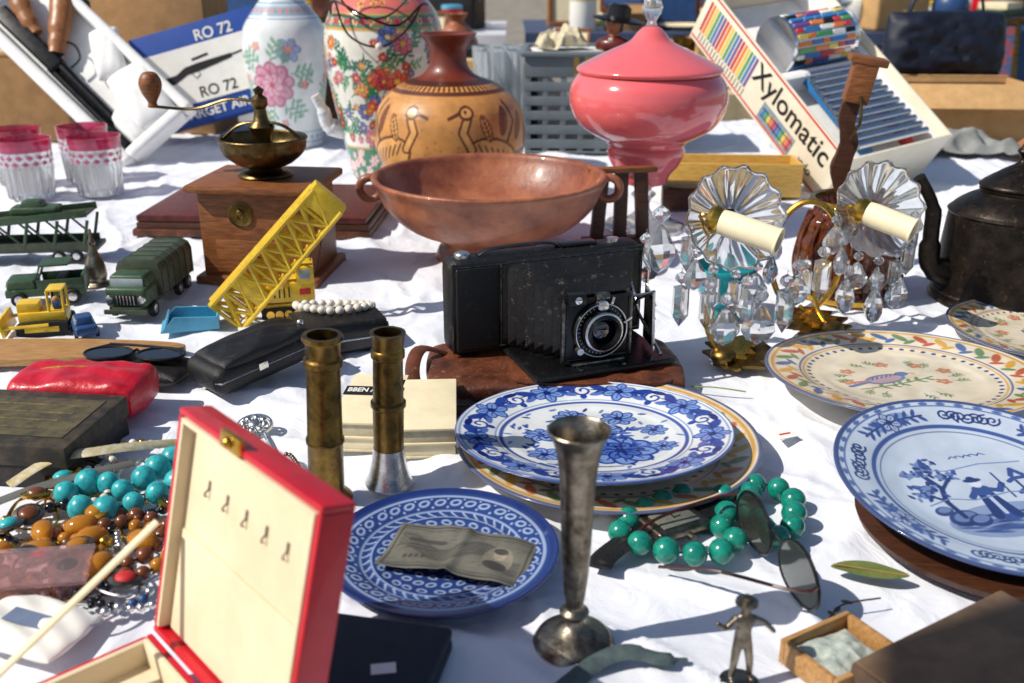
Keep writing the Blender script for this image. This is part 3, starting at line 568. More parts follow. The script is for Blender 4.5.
# ---------------------------------------------------------------- folding camera and case
def pillow(part,w,d,h,m,pos=(0,0,0),n=22,dent=.15,rot=(0,0,0),pw=.45,cr=0,seed=1,M=None):
    V=[];F=[]
    for sgn in (1,-1):
        o=len(V)
        for i in range(n+1):
            for j in range(n+1):
                x=math.sin(math.pi/2*(-1+2*i/n)); y=math.sin(math.pi/2*(-1+2*j/n)); e=max(0,(1-x**4)*(1-y**4))**pw
                zz=h/2+sgn*h/2*e*(1+dent*(math.sin(x*5+y*3)*math.cos(y*6))*.5)
                if cr: zz-=sgn*cr*e*float(vnoise(np.array([x*w/2]),np.array([y*d/2]),1.8,seed)[0])
                V.append((x*w/2*(1-.06*y*y),y*d/2*(1-.06*x*x),zz))
        for i in range(n):
            for j in range(n):
                a=o+i*(n+1)+j; F.append((a,a+1,a+n+2,a+n+1))
    part.mesh(V,F,m,(M or Matrix.Identity(4))@T(pos,rot))
cc=thing('camera_case',(5.2,116.6,0),(0,0,5),label='crumpled brown leather case with strap under the folding camera',cat='camera case')
p=Part(); pillow(p,32,16,3.7,LEATHBR,n=44,dent=.22,pw=.25,cr=.7,seed=77); bmesh.ops.remove_doubles(p.bm,verts=p.bm.verts,dist=.002); p.build('body',cc)
p=Part(); p.prism([(q.x,q.y) for q in spl([(-8,-7.0,0),(8,-7.2,0),(9.5,-3,0),(7,3,0),(-7,3,0),(-9.5,-3,0)],5,True)],.35,LEATHBR,pos=(4,-.9,3.0),rot=(3,2,0),bev=.1); p.build('flap',cc)
p=Part(); p.tube(spl([(-13,3,2.8),(-16.6,1,4.4),(-17.6,-4,2.8),(-15.6,-8.6,1.0),(-9,-9.8,.7),(0,-9.2,.9),(6,-8.2,1.4)],6),.9,LEATHBR,flat=.28); p.build('strap',cc)
p=Part(); p.box((2.2,.8,1.4),(6,-8.0,1.9),NICKEL,bev=.2); p.box((3,.4,2.2),(6,-7.7,1.9),LEATHBR,bev=.2); p.build('buckle',cc)
fc=thing('folding_camera',(4.6,121.2,3.3),(0,0,21),label='worn black folding camera with extended bellows on leather case',cat='camera')
BH=12.4
p=Part(); p.box((26.4,4.4,BH),(0,1.6,BH/2),LEATHB,bev=1.7,seg=5); p.box((26,.6,BH-.8),(0,-.5,BH/2),BLACKP,bev=.25)
p.box((5.6,.5,BH-1.8),(-9.8,-.9,BH/2),LEATHB,bev=.3,seg=3)
p.tube([(-12.6,-.85,.9),(-12.6,-.85,BH-.8),(12.6,-.85,BH-.8),(12.6,-.85,.9)],.12,DULLN,closed=True,seg=6)
p.tube([(-6.7,-.95,.9),(-6.7,-.95,BH-.8)],.11,DULLN,seg=6)
p.build('body',fc)
p=Part(); p.box((5,1.8,.5),(4.5,1.4,BH+.2),BLACKP,bev=.2); p.tube(spl([(-9,1.4,BH),(-7,1.4,BH+.6),(0,1.4,BH+.7),(2,1.4,BH)],5),.6,LEATHB,flat=.3); p.lathe([(0,0),(1,0),(1,.5),(.8,.7),(0,.7)],NICKEL,pos=(-11,1.4,BH-.2),seg=20); p.lathe([(0,0),(.8,0),(.8,.5),(0,.6)],NICKEL,pos=(9.6,1.4,BH-.1),seg=20); p.build('carrying_handle',fc)
LX=2.2; LY=-9.8
p=Part(); NP=15
for k in range(NP):
    f=k/(NP-1); big=(k%2==0); e=.5 if big else -.45
    cx=2.4+(LX-2.4)*f; cz=6.2-f*.7; wx=8.8-f*5.0+e; wz=5.3-f*1.9+e; y=-.7-f*8.7
    c_=.9*(1-f*.4)
    V=[(cx-wx+c_,y,cz-wz),(cx+wx-c_,y,cz-wz),(cx+wx,y,cz-wz+c_),(cx+wx,y,cz+wz-c_),(cx+wx-c_,y,cz+wz),(cx-wx+c_,y,cz+wz),(cx-wx,y,cz+wz-c_),(cx-wx,y,cz-wz+c_)]
    if k==0: prev=V; continue
    p.mesh(prev+V,[(q,(q+1)%8,8+(q+1)%8,8+q) for q in range(8)],BELLOW); prev=V
p.build('bellows',fc,ang=12)
p=Part(); p.box((18.5,11.6,.5),(2.6,-6.5,.4),LEATHB,bev=.2); p.box((17.6,11.0,.1),(2.6,-6.5,.72),BLACKP,bev=0)
for x in (-.6,5.0): p.box((.5,11.0,.3),(x,-6.5,.85),DULLN,bev=.1)
p.box((7,1.2,.5),(LX,-10.2,1.0),DULLN,bev=.15); p.build('drop_bed',fc)
lb=Part(); lb.box((8.6,.45,7.8),(LX,LY,5.2),BLACKP,bev=.3); lb.tube([(LX-4.1,LY-.28,1.5),(LX-4.1,LY-.28,8.9),(LX+4.1,LY-.28,8.9),(LX+4.1,LY-.28,1.5)],.1,DULLN,closed=True,seg=6)
lb.box((.4,.6,8.0),(LX-4.45,LY,5.2),DULLN,bev=.12); lb.box((.4,.6,8.0),(LX+4.45,LY,5.2),DULLN,bev=.12)
lb.box((2.2,1.3,1.4),(LX-3.0,LY-.4,9.3),BLACKP,bev=.2); lb.lathe([(0,0),(.45,0),(.45,.2),(0,.3)],CHROME,M=T((LX-3.0,LY-1.05,9.3),(90,0,0)),seg=16); lb.box((1.8,.9,.8),(LX+.4,LY-.4,9.3),DULLN,bev=.2)
lb=lb.build('lens_board',fc)
ln=Part(); M=T((LX+.2,LY-.25,5.1),(90,0,0),(.86,.86,1))
ln.lathe([(0,0),(4.0,0),(4.1,.5),(3.9,.8),(3.7,.8),(3.6,.5),(3.1,.5),(3.0,.9),(2.9,1.5),(2.4,1.7),(2.2,1.9),(1.8,1.4)],BLACKP,M=M,seg=56)
ln.lathe([(3.95,.82),(3.85,.85),(3.78,.82)],NICKEL,M=M,seg=56); ln.lathe([(2.9,1.52),(2.75,1.64),(2.6,1.66)],NICKEL,M=M,seg=56)
for k in range(36):
    a=k*math.tau/36; ln.box((.06,.2 if k%3 else .36,.05),(3.35*math.cos(a),3.35*math.sin(a),.54),LABEL,(0,0,math.degrees(a)-90),bev=0,M=M)
ln.box((.4,1.4,.4),(1.6,4.0,.5),NICKEL,(0,0,-20),bev=.12,M=M); ln.lathe([(0,0),(.8,0),(.8,.9),(.6,1.0),(0,1.0)],NICKEL,M=M@T((0,3.7,.2)),seg=20); ln.lathe([(0,0),(.5,0),(.5,.8),(0,.8)],NICKEL,M=M@T((-3.3,-2.6,.3)),seg=16); ln.box((.3,1.4,.3),(3.9,1.2,.9),NICKEL,(0,0,-60),bev=.1,M=M)
ln=ln.build('shutter',lb)
p=Part(); p.lathe([(0,1.2),(.8,1.15),(1.4,.95),(1.8,.7)],mat('lens_glass',(8,10,18),.04,var=.3,coat=1,spec=1),M=M,seg=36); p.build('lens_glass',ln)
p=Part(); Z1=BH-1.6
for x in (10.2,):
    p.tube([(x,-1,Z1),(x,-5.4,4.6),(x,-11.6,1.2)],.24,NICKEL,seg=6); p.tube([(x,-1,1.4),(x,-5.4,6.6),(x-.4,-9.8,8.8)],.24,NICKEL,seg=6)
    p.tube([(x-.2,-9.9,1.0),(x-.4,-9.8,8.8),(LX+4.4,LY,8.6)],.2,NICKEL,seg=6)
for k in range(4): p.tube([(x,-9.6,1.8+k*1.7),(x+1.0,-5.4,2.6+k*1.9)],.16,NICKEL,seg=5)
p.tube([(x+1.1,-5.2,1.2),(x+1.1,-5.2,Z1-.6)],.22,NICKEL,seg=6); p.box((.16,3.6,6.4),(x+.4,-7.4,4.6),IRON,(0,0,-12),bev=.05)
p.build('strut',fc,label='nickel folding strut frame')
# ---------------------------------------------------------------- brass tubes, vase
p=Part(); p.lathe([(0,0),(2.5,0),(2.6,.4),(2.2,.8),(1.75,1.2),(1.7,6.2),(1.85,6.4),(1.85,6.8),(1.7,7),(1.6,14.2),(1.85,14.4),(1.85,15),(1.6,15.2),(1.65,16.6),(1.95,17),(1.9,17.4),(1.45,17.4),(1.4,14)],BRASS,seg=40); p.build('brass_tube',loc=(-18.3,86.7,0),rot=(0,2.4,0),label='aged brass telescope tube standing upright on flared foot',cat='brass tube')
t2=thing('candlestick',(-12.5,89.8,0),(0,2,0),label='brass tube candlestick on silver cone foot beside books',cat='candlestick')
Part().lathe([(0,0),(2.35,0),(2.45,.3),(2.1,1.0),(1.75,2.6),(1.55,4.2),(0,4.2)],NICKEL,seg=40).build('foot',t2)
Part().lathe([(1.5,4.1),(1.55,8.6),(1.75,8.8),(1.75,9.2),(1.5,9.4),(1.45,13.8),(1.65,14),(1.65,14.6),(1.5,14.8),(1.6,16.1),(1.75,16.5),(1.35,16.5),(1.3,12)],BRASS,seg=40).build('stem',t2)
p=Part(); p.lathe(sprof([(0,.1),(2.9,0),(3.05,.3),(2.7,.8),(1.6,1.3),(.9,1.8),(.7,2.4),(1.15,2.9),(.7,3.4),(.8,4.4),(1.05,7),(1.2,11),(1.4,15),(1.8,17.3),(2.25,18.2),(2.3,18.4),(2.1,18.3),(1.5,16.6),(1.1,13),(.9,9),(0,8.8)],4),PEWTER,seg=48); p.build('trumpet_vase',loc=(4.8,64.4,.15),label='tarnished silver trumpet bud vase on round foot',cat='vase')
# ---------------------------------------------------------------- books
for i,(x,y,rz,lab) in enumerate(((-15.9,103,-4,'old cream box tied with black printed ribbon'),(-9.4,101.5,3,'old cream bound book with worn pages'))):
    b=thing('book',(x,y,.15),(0,0,rz),label=lab,cat='book')
    p=Part(); p.box((6.4,13.4,.25),(0,0,.2),PAPER,bev=.1); p.box((6.1,13,1.3),(0,0,.95),CREAM,bev=.05); p.box((6.4,13.4,.3),(0,0,1.75),CREAM,bev=.1)
    p.box((6.1,13,1.4),(0,0,2.6),PAPER,bev=.05); p.box((6.4,13.4,.3),(0,0,3.45),CREAM,bev=.1); p.build('cover',b)
    if i==0:
        Part().box((6.6,2.3,.08),(0,1.6,3.68),INK,bev=0).build('ribbon',b); text('BBEN A',1.0,LABEL,b,T((-3.0,1.2,3.73),(0,0,0),(1,1.5,1)),bold=.025)
# ---------------------------------------------------------------- red jewellery box
hx=Vector((.67,-.742,0)); pz=Vector((-.742,-.67,0))
jb=thing('jewellery_box',(0,0,0),label='open red leatherette jewellery box with cream lining',cat='jewellery box',M=frame((-26.3,60.6,.2),hx,-pz))
W=18.5; Dp=15
p=Part(); p.box((W,Dp,.5),(W/2,-Dp/2,.35),RED,bev=.15)
p.box((W,.5,3.6),(W/2,-.25,2),RED,bev=.2); p.box((W,.5,3.6),(W/2,-Dp+.25,2),RED,bev=.2); p.box((.5,Dp-1,3.6),(.25,-Dp/2,2),RED,bev=.2); p.box((.5,Dp-1,3.6),(W-.25,-Dp/2,2),RED,bev=.2); p.build('base',jb)
p=Part(); p.box((W-1.1,Dp-1.1,.5),(W/2,-Dp/2,1.9),CLOTHCR,bev=.2)
for (sx,sy,px,py) in ((W-1.1,.5,W/2,-.8),(W-1.1,.5,W/2,-Dp+.8),(.5,Dp-1.6,.8,-Dp/2),(.5,Dp-1.6,W-.8,-Dp/2),(.5,Dp-1.6,W*.36,-Dp/2)): p.box((sx,sy,2.2),(px,py,2.9),CLOTHCR,bev=.2)
for k in range(4): p.tube([(W*.4,-Dp+3+k*1.6,2.5),(W*.94,-Dp+3+k*1.6,2.5)],.7,CLOTHCR)
p.build('tray',jb,label='cream padded tray')
ld=thing('lid',(0,0,0)); ld.parent=jb; ld.location=Vector((0,.2,3.9))*S; ld.rotation_euler=(math.radians(-14),0,0)
H=17.2
p=Part(); p.box((W,.5,H),(W/2,2.0,H/2),RED,bev=.2)
p.box((W,2.3,.5),(W/2,1.0,H-.25),RED,bev=.2); p.box((W,2.3,.5),(W/2,1.0,.25),RED,bev=.2); p.box((.5,2.3,H-1),(.25,1.0,H/2),RED,bev=.2); p.box((.5,2.3,H-1),(W-.25,1.0,H/2),RED,bev=.2)
p.build('lid_shell',ld)
p=Part(); p.box((W-1.1,.5,H-1.1),(W/2,1.0,H/2),CLOTHCR,bev=.2); p.box((W-2.6,.25,H*.45),(W/2,.65,H*.27),CLOTHCR,bev=.1)
p.box((W-1.1,1.4,.35),(W/2,.5,H-.8),CLOTHCR,bev=.1); p.box((.35,1.4,H-1.4),(.75,.5,H/2),CLOTHCR,bev=.1); p.box((.35,1.4,H-1.4),(W-.75,.5,H/2),CLOTHCR,bev=.1); p.build('lid_lining',ld)
for k in range(5):
    p=Part(); p.box((.28,.1,.7),(4+k*2.6,.72,H*.74),PEWTER,bev=.03); p.tube([(4+k*2.6,.66,H*.725),(4+k*2.6,.42,H*.71),(4+k*2.6,.42,H*.70),(4+k*2.6,.62,H*.695)],.07,PEWTER,seg=6); p.build('hook',ld)
p=Part(); p.box((2.6,.5,1.2),(W*.42,-.2,H+.1),BRASSB,bev=.3); p.ball(.4,(W*.42,-.5,H+.1),BRASSB); p.build('clasp',ld)
p=Part(); p.tube([(.9,1.2,13),(.9,-13.6,4.4)],.36,CREAM,seg=8,flat=.5); p.build('stay',jb)
# ---------------------------------------------------------------- red purse, boxes, cases
rp=thing('purse',(-49.6,106.3,.2),(0,0,-4),label='soft red leather zipped pouch beside the dark box',cat='purse')
REDS=mat('soft_red_leather',(190,18,40),.38,var=.14,bump=1.0,bscale=160,coat=.15)
p=Part(); pillow(p,15.4,8.4,6.0,REDS,dent=.12,n=44,pw=.2,cr=.7,seed=5); bmesh.ops.remove_doubles(p.bm,verts=p.bm.verts,dist=.001); p.build('body',rp)
p=Part(); p.tube(spl([(-7.2,-3.9,3.2),(-7.0,0,4.6),(-3,.4,5.6),(3,.4,5.6),(7.0,0,4.6),(7.2,-3.9,3.2)],6),.16,BRASSB,seg=6,flat=.5); p.box((.6,1.4,.2),(6.4,-1.6,4.6),BRASSB,(0,20,10),bev=.08); p.build('zip',rp)
db=thing('box',(-51,95.5,.1),(0,0,-7),label='dark worn box with faded printed label on top',cat='box')
p=Part(); p.box((15,12.6,2.4),(0,0,1.2),mat('black_worn_card',(30,27,26),.6,rgb2=(62,54,46),vscale=60,thr=(.5,.75)),bev=.15); p.build('base',db)
p=Part(); p.box((15.5,13,2.3),(0,0,3.6),mat('olive_worn_card',(40,36,32),.6,rgb2=(92,80,58),vscale=50,thr=(.45,.8)),bev=.2); p.build('lid',db)
gilt=mat('gilt',(120,104,60),.6,rgb2=(70,62,44),vscale=90)
p=Part(); p.box((12.6,9,.06),(0,.2,4.8),mat('faded_label',(96,86,58),.7,rgb2=(54,50,42),vscale=50),bev=0)
for k in range(4): p.box((10.5-k*1.5,.35,.04),(0,2.9-k*1.8,4.85),gilt,bev=0)
p.build('label',db)
bc=thing('eyeglass_case',(-47.5,117,.2),(0,0,-12),label='black leather pouch with folded spectacles',cat='eyeglass case')
p=Part(); pillow(p,15,7,2.6,LEATHB,dent=.2); bmesh.ops.remove_doubles(p.bm,verts=p.bm.verts,dist=.001); p.build('pouch',bc)
DGL=mat('dark_lens',(14,14,16),.06,var=.1,coat=.5)
p=Part(); M=T((0,0,3.3),(0,0,8))
for sg in (-1,1):
    pts=[(sg*3.4+3.0*math.cos(a),2.0*math.sin(a),0) for a in np.linspace(0,2*math.pi,22)[:-1]]; p.tube(pts,.2,BLACKP,seg=6,closed=True,M=M); p.prism([(q[0],q[1]) for q in pts],.08,DGL,pos=(0,0,-.04),M=M)
p.tube(spl([(-.5,.3,0),(0,.8,.2),(.5,.3,0)],3),.18,BLACKP,seg=6,M=M)
p.tube(spl([(-6.4,0,3.2),(-4,2.6,3.2),(5,3,3.1)],4),.16,BLACKP,seg=6); p.tube(spl([(6.4,0,3.2),(4,2.2,3.4),(-5,2.4,3.3)],4),.16,BLACKP,seg=6); p.build('spectacles',bc)
ol=[(-22,-3.6),(-12,-4.2),(0,-4.2),(10,-3.2),(17,-1.6),(19.6,0),(17,1.4),(10,2.6),(0,3.6),(-12,3.8),(-22,3.4)]
p=Part(); p.prism([(q.x,q.y) for q in spl([(a,b,0) for a,b in ol],4,True)],.9,W_LIGHT,bev=.15); p.build('wooden_paddle',loc=(-63.5,124.5,.4),rot=(0,0,3),label='flat wooden shuttle board with pointed end',cat='wooden board')
lc=thing('leather_case',(-32.2,116.8,.3),(0,-6,46),label='sleek black leather case propped at an angle',cat='case')
p=Part(); p.box((15,8.0,3.6),(0,0,3.0),LEATHB,bev=1.6,seg=5); pillow(p,13.5,7.4,2.6,LEATHB,pos=(.4,0,3.4),dent=.2,n=30,cr=.4,seed=8,pw=.35); p.build('body',lc)
p=Part(); p.tube([(-7.3,-3.2,3.2),(-6.9,-3.9,3.2),(6.9,-3.9,3.2),(7.3,-3.2,3.2)],.13,NICKEL,seg=6); p.ball(.45,(6.5,-1.5,5.6),NICKEL); p.box((.3,3.2,.8),(7.5,0,3.4),NICKEL,bev=.1); p.box((1.3,.3,.9),(-1.2,-4.1,3.4),NICKEL,bev=.1); p.build('clasp',lc)
p=Part(); p.box((12.5,8.4,4.0),(0,0,2.0),BLACKP,bev=.9,seg=3); p.box((11.8,7.6,.5),(0,0,4.05),LEATHB,bev=.2); p.tube([(-6.1,-4.25,2.1),(6.1,-4.25,2.1)],.14,NICKEL,seg=6); p.build('jewel_case',loc=(-23.9,128.8,.1),rot=(0,0,24),label='black hinged case under the pearl bracelet',cat='case')
def ring_strand(name,pts,r,mats,label,cat,spacing=2.02,group=None,parts=False,cord=None,jit=0,elong=1.0,closed=True):
    P=spl(pts,24,closed)
    if closed: P.append(P[0])
    out=[];acc=0;last=P[0];out.append(P[0].copy())
    for q in P[1:]:
        dseg=(q-last).length
        while acc+dseg>=r*spacing and dseg>1e-6:
            f=(r*spacing-acc)/dseg; last=last.lerp(q,f); out.append(last.copy()); dseg=(q-last).length; acc=0
        acc+=dseg; last=q
    if closed and (out[-1]-out[0]).length<r*1.6: out.pop()
    if len(out)<2: return
    if parts:
        o=thing(name,(0,0,0),label=label,cat=cat,group=group)
        Part().tube(P[:-1] if closed else P,cord or .08,IRON,seg=5,closed=closed).build('cord',o)
        for i,q in enumerate(out):
            nx=out[(i+1)%len(out)] if (closed or i<len(out)-1) else out[i]+(out[i]-out[i-1])
            b=Part(); rr=r*(1-jit*random.random()); M=aim(q,nx-q+Vector((0,0,1e-4))); b.ball(rr,(0,0,0),mats[i%len(mats)],(1,1+jit*.4*random.random(),elong),seg=20,M=M); b.build('bead',o)
        return o
    p=Part()
    p.tube(P[:-1] if closed else P,r*.18,IRON,seg=4,closed=closed)
    for i,q in enumerate(out):
        nx=out[(i+1)%len(out)] if (closed or i<len(out)-1) else out[i]+(out[i]-out[i-1])
        rr=r*(1-jit*random.random()); p.ball(rr,(0,0,0),random.choice(mats) if jit else mats[i%len(mats)],(1,1,elong),seg=10 if r<.6 else 14,M=aim(q,nx-q+Vector((0,0,1e-4))))
    return p.build(name,label=label,cat=cat,group=group)
ring_strand('bracelet',[(-30.4,133.4,4.3),(-28.0,130.4,4.9),(-24.6,129.0,5.0),(-21,130.4,5),(-19.8,133.5,4.2),(-23.2,136,3.6),(-28,136,3.6)],.62,[PEARL],'string of white pearl beads over black case','bracelet')
nk=[(16.6,85.4),(13.8,83.4),(11.2,81.2),(9.8,78.6),(11.6,76.6),(14.8,75.2),(18.0,75.2),(20.0,77.4),(19.2,80),(20.8,82.4),(22.8,80.8),(23.2,77.8),(25.2,78.6),(26.4,81.6),(27,84.8),(25.4,87.2),(23.0,86.4),(23.4,83.6),(21.2,84.6)]
ring_strand('necklace',[(x,y,1.3+(.3 if i>15 else 0)) for i,(x,y) in enumerate(nk)],1.22,[TURQ],'turquoise green round bead necklace looped on the cloth','necklace',parts=True,jit=.12,spacing=2.04)
ww=thing('wristwatch',(14.9,80.0,.2),(0,0,28),label='old rectangular faced grey metal wristwatch inside turquoise necklace',cat='watch')
p=Part(); p.box((5.8,3.8,1.0),(0,0,1.2),PEWTER,bev=.35,seg=3); p.lathe([(0,0),(.35,0),(.35,.6),(0,.6)],PEWTER,M=T((0,-2.4,1.2),(90,0,0)),seg=12); p.build('case',ww); Part().box((4.0,2.6,.1),(0,0,1.75),mat('watch_face',(120,122,110),.15,coat=1,rgb2=(84,88,80)),bev=.03).build('dial',ww)
p=Part(); p.box((.12,1.1,.05),(0,.4,1.83),INK,bev=0); p.box((.8,.12,.05),(.3,0,1.83),INK,bev=0); p.build('hands',ww)
p=Part(); p.tube(spl([(-2.8,0,1.2),(-5,-.3,1.2),(-8,-1,.7),(-9.5,-2,.6)],5),1.2,LEATHB,flat=.18); p.build('strap',ww)
p=Part(); p.tube(spl([(2.8,0,1.2),(5,.6,1.3),(8,1.4,1.0)],5),1.2,LEATHB,flat=.18); p.build('strap',ww)
sg_=thing('spectacles',(22.6,73.8,0),label='thin wire framed tinted spectacles standing on the cloth',cat='spectacles')
Ms=T((0,0,2.9),(92,0,-77),(1.08,1.08,1.08))
p=Part()
def lenspts(s2,k=1.0): return [(s2*3.8+3.1*k*math.cos(a),2.35*k*math.sin(a)-.3*math.cos(a)**2,0) for a in np.linspace(0,2*math.pi,30)[:-1]]
for s2 in (-1,1): p.tube(lenspts(s2),.15,BLACKP,seg=8,closed=True,M=Ms)
p.tube(spl([(-1,.8,0),(0,1.2,.2),(1,.8,0)],3),.14,BLACKP,M=Ms)
p.build('frame',sg_)
REDF=mat('red_brown_plastic',(64,22,20),.25,coat=.5)
p=Part(); p.tube(spl([(-6.9,.8,.2),(-7.2,.6,2.4),(-6.2,.0,8),(-5.0,-1.4,11)],5),.14,REDF,M=Ms,seg=6); p.build('temple',sg_)
p=Part(); p.tube(spl([(6.9,.8,.2),(6.6,.6,1.8),(2,.1,6),(-2,-1.6,9)],5),.14,REDF,M=Ms,seg=6); p.build('temple',sg_)
TL=mat('tinted_lens',(60,64,58),.04,trans=.4,var=.15,coat=1)
for s2 in (-1,1):
    p=Part(); pts=[(x,y) for x,y,z in lenspts(s2,.98)]; p.prism(pts,.1,TL,pos=(0,0,-.05),M=Ms); p.build('lens',sg_)
# ---------------------------------------------------------------- pewter figurine via skin
def skinfig(name,joints,edges,m,loc,rz,label,cat,scale=1.0,sub=2):
    me=bpy.data.meshes.new(name); me.from_pydata([(x*S*scale,y*S*scale,z*S*scale) for x,y,z,r in joints],edges,[])
    o=bpy.data.objects.new(name,me); COLL.objects.link(o)
    md=o.modifiers.new('skin','SKIN'); md.use_smooth_shade=True
    for i,(x,y,z,r) in enumerate(joints): me.skin_vertices[0].data[i].radius=(r*S*scale,r*S*scale)
    me.skin_vertices[0].data[0].use_root=True
    sb=o.modifiers.new('sub','SUBSURF'); sb.levels=sub; sb.render_levels=sub
    me.materials.append(m); o.location=Vector(loc)*S; o.rotation_euler=(0,0,math.radians(rz)); tag(o,label,cat); return o
J=[(0,0,3.6,.58),(0,0,4.5,.48),(0,0,5.4,.62),(0,0,5.95,.24),(0,-.05,6.5,.5),(0,-.05,7.0,.34),(-.6,0,5.5,.28),(-1.5,-.2,4.9,.22),(-2.3,-.5,5.7,.16),(.6,0,5.5,.28),(1.5,-.1,5.1,.22),(2.2,-.5,4.4,.17),(-.4,0,3.2,.4),(-.6,-.2,1.8,.3),(-.65,0,.4,.22),(-.7,-.6,.25,.2),(.4,0,3.2,.4),(.55,-.3,1.8,.3),(.75,0,.4,.22),(.8,-.6,.25,.2)]
E=[(0,1),(1,2),(2,3),(3,4),(4,5),(2,6),(6,7),(7,8),(2,9),(9,10),(10,11),(0,12),(12,13),(13,14),(14,15),(0,16),(16,17),(17,18),(18,19)]
fg=skinfig('figurine',J,E,PEWTER,(16.7,59.8,.3),8,'small pewter figurine of a standing person with spread arms','figurine',1.0)
p=Part(); p.lathe([(0,-.25),(1.4,-.25),(1.45,-.05),(0,.05)],PEWTER,seg=24); p.build('stand',fg)
p=Part(); p.lathe([(.3,6.9),(.85,6.85),(.8,7.05),(.4,7.1),(.35,7.4),(0,7.45)],PEWTER,seg=16,pos=(0,-.05,0)); p.build('hat',fg)
p=Part(); p.tube(spl([(3.4,58.0,.7),(6.2,61.0,.9),(8.6,61.9,1.2),(11,61.4,1.0),(13.2,61.6,.7)],8),[.9]*4+[.85]*16+[.7]*8+[.25]*5,mat('grey_green_cloth',(78,92,92),.7,rgb2=(56,70,74),vscale=90),flat=.45); p.build('strap',label='grey green woven strap lying at table edge',cat='strap')
p=Part()
ol=[(-3.2,0,0),(-2,.75,.25),(0,1.05,.35),(2,.7,.2),(3.3,0,.1),(2,-.8,.1),(0,-1.0,.05),(-2,-.7,.1)]
q=spl(ol,4,True); c=[v[:] for v in q]+[(0,0,.15)]; p.mesh(c,[(i,(i+1)%len(q),len(q)) for i in range(len(q))],mat('leaf_green',(86,104,52),.5,rgb2=(110,116,60),vscale=80)); p.tube([(3.2,0,.1),(-3.0,0,.25)],.06,W_LIGHT,seg=5)
p.build('leaf',loc=(30.8,73.4,.6),rot=(0,0,-14),label='fallen green leaf on the cloth',cat='leaf')
p=Part(); p.tube(spl([(25.5,67,.5),(27,68.4,.8),(30.4,69.4,.7)],5),.08,W_DARK,seg=5)
for x,y,a in ((26.4,68,.9),(27.5,69,-.4),(25.8,67.4,2)): p.ball(.5,(x,y,.6),mat('dry_leaf',(96,100,60),.6),(1,.5,.2),(0,0,math.degrees(a)),seg=8)
p.build('twig',label='small dry twig with leaves on the cloth',cat='twig')
p=Part(); p.tube(spl([(22,113,.7),(25,112.2,.9),(28.5,111.6,.6)],5),.14,mat('olive_leaf',(120,134,60),.6),seg=6,flat=.5); p.build('leaf',label='narrow yellow green leaf on the cloth',cat='leaf')
tg=thing('price_tag',(30.2,99.5,.75),(4,0,20),label='tiny white and red paper tag on the cloth',cat='paper tag')
Part().prism([(-1.2,-.8),(1.3,-.7),(1.1,.7),(-1,.9)],.08,LABEL).build('paper',tg); Part().box((1.4,.25,.03),(0,.1,.1),REDINK,bev=0).build('print',tg)
p=Part(); p.box((17,17,3.0),(0,0,1.5),mat('dark_brown_card',(76,58,46),.7,rgb2=(94,74,58),vscale=40),bev=.25); p.box((16.6,16.6,.3),(0,0,3.1),mat('brown_card_top',(100,78,60),.7,rgb2=(122,98,74),vscale=30,bump=.5,bscale=80),bev=.1)
p.lathe([(1.9,3.27),(2.0,3.29),(2.1,3.27)],REDINK,seg=32,pos=(-5.6,.5,0)); p.lathe([(1.3,3.27),(1.36,3.29),(1.42,3.27)],REDINK,seg=32,pos=(-5.6,.5,0))
p.build('cardboard_box',loc=(35.8,55.4,.1),rot=(0,0,31),label='flat brown card box with faint red stamp',cat='box')
wb=thing('wooden_box',(24.6,61.4,.1),(0,0,30),label='small wooden box holding pale paper',cat='wooden box')
p=Part(); p.box((7,5.6,.4),(0,0,.3),W_LIGHT,bev=.1)
for sx,sy,px,py in ((7,.45,0,2.6),(7,.45,0,-2.6),(.45,4.7,3.3,0),(.45,4.7,-3.3,0)): p.box((sx,sy,2.0),(px,py,1.2),W_LIGHT,bev=.1)
p.build('body',wb)
def crumple(name,w,d,m,loc,rz,label,cat,amp=.5,sc=2.2,seed=3):
    n=50; xs=np.linspace(-w/2,w/2,n); ys=np.linspace(-d/2,d/2,n); A,B=np.meshgrid(xs,ys); a=A.ravel(); b=B.ravel()
    ed=np.clip(1-np.abs(2*a/w)**4,0,1)*np.clip(1-np.abs(2*b/d)**4,0,1)
    z=(amp*(1-np.abs(2*vnoise(a,b,sc,seed)-1))+amp*.5*vnoise(a,b,sc*.5,seed+1))*(.35+.65*ed)
    a=a+.3*sc*vnoise(a,b,sc*.7,seed+4); b=b+.3*sc*vnoise(a,b,sc*.7,seed+5)
    i=np.arange(n-1)[:,None]*n; k=np.arange(n-1)[None,:]; F=np.stack([i+k,i+k+1,i+n+k+1,i+n+k],-1).reshape(-1,4)
    me=bpy.data.meshes.new(name); me.from_pydata((np.stack([a,b,z],1)*S).tolist(),[],F.tolist()); me.materials.append(m)
    if sc>4: me.polygons.foreach_set('use_smooth',np.ones(len(me.polygons),dtype=bool))
    o=bpy.data.objects.new(name,me); COLL.objects.link(o); o.location=Vector(loc)*S; o.rotation_euler=(0,0,math.radians(rz)); tag(o,label,cat); return o
crumple('paper_slip',5.4,4.0,mat('greenish_paper',(190,196,184),.7,rgb2=(140,150,144),vscale=150),(24.2,61.1,1.2),30,'creased pale paper inside the wooden box','paper',.6,1.6)
p=Part(); p.box((10.4,9.5,1.1),(0,0,.6),NAVY,bev=.4,seg=3); p.box((10.4,9.5,1.0),(0,0,1.65),NAVY,bev=.4,seg=3); p.box((1.8,1.1,.06),(1.6,-1.0,2.2),LABEL,(0,0,20),bev=0); p.ball(.3,(0,-4.8,1.2),BRASSB); p.build('jewel_case',loc=(-10.6,60.0,.1),rot=(0,0,-12),label='flat navy jewel case with tiny white label',cat='case')
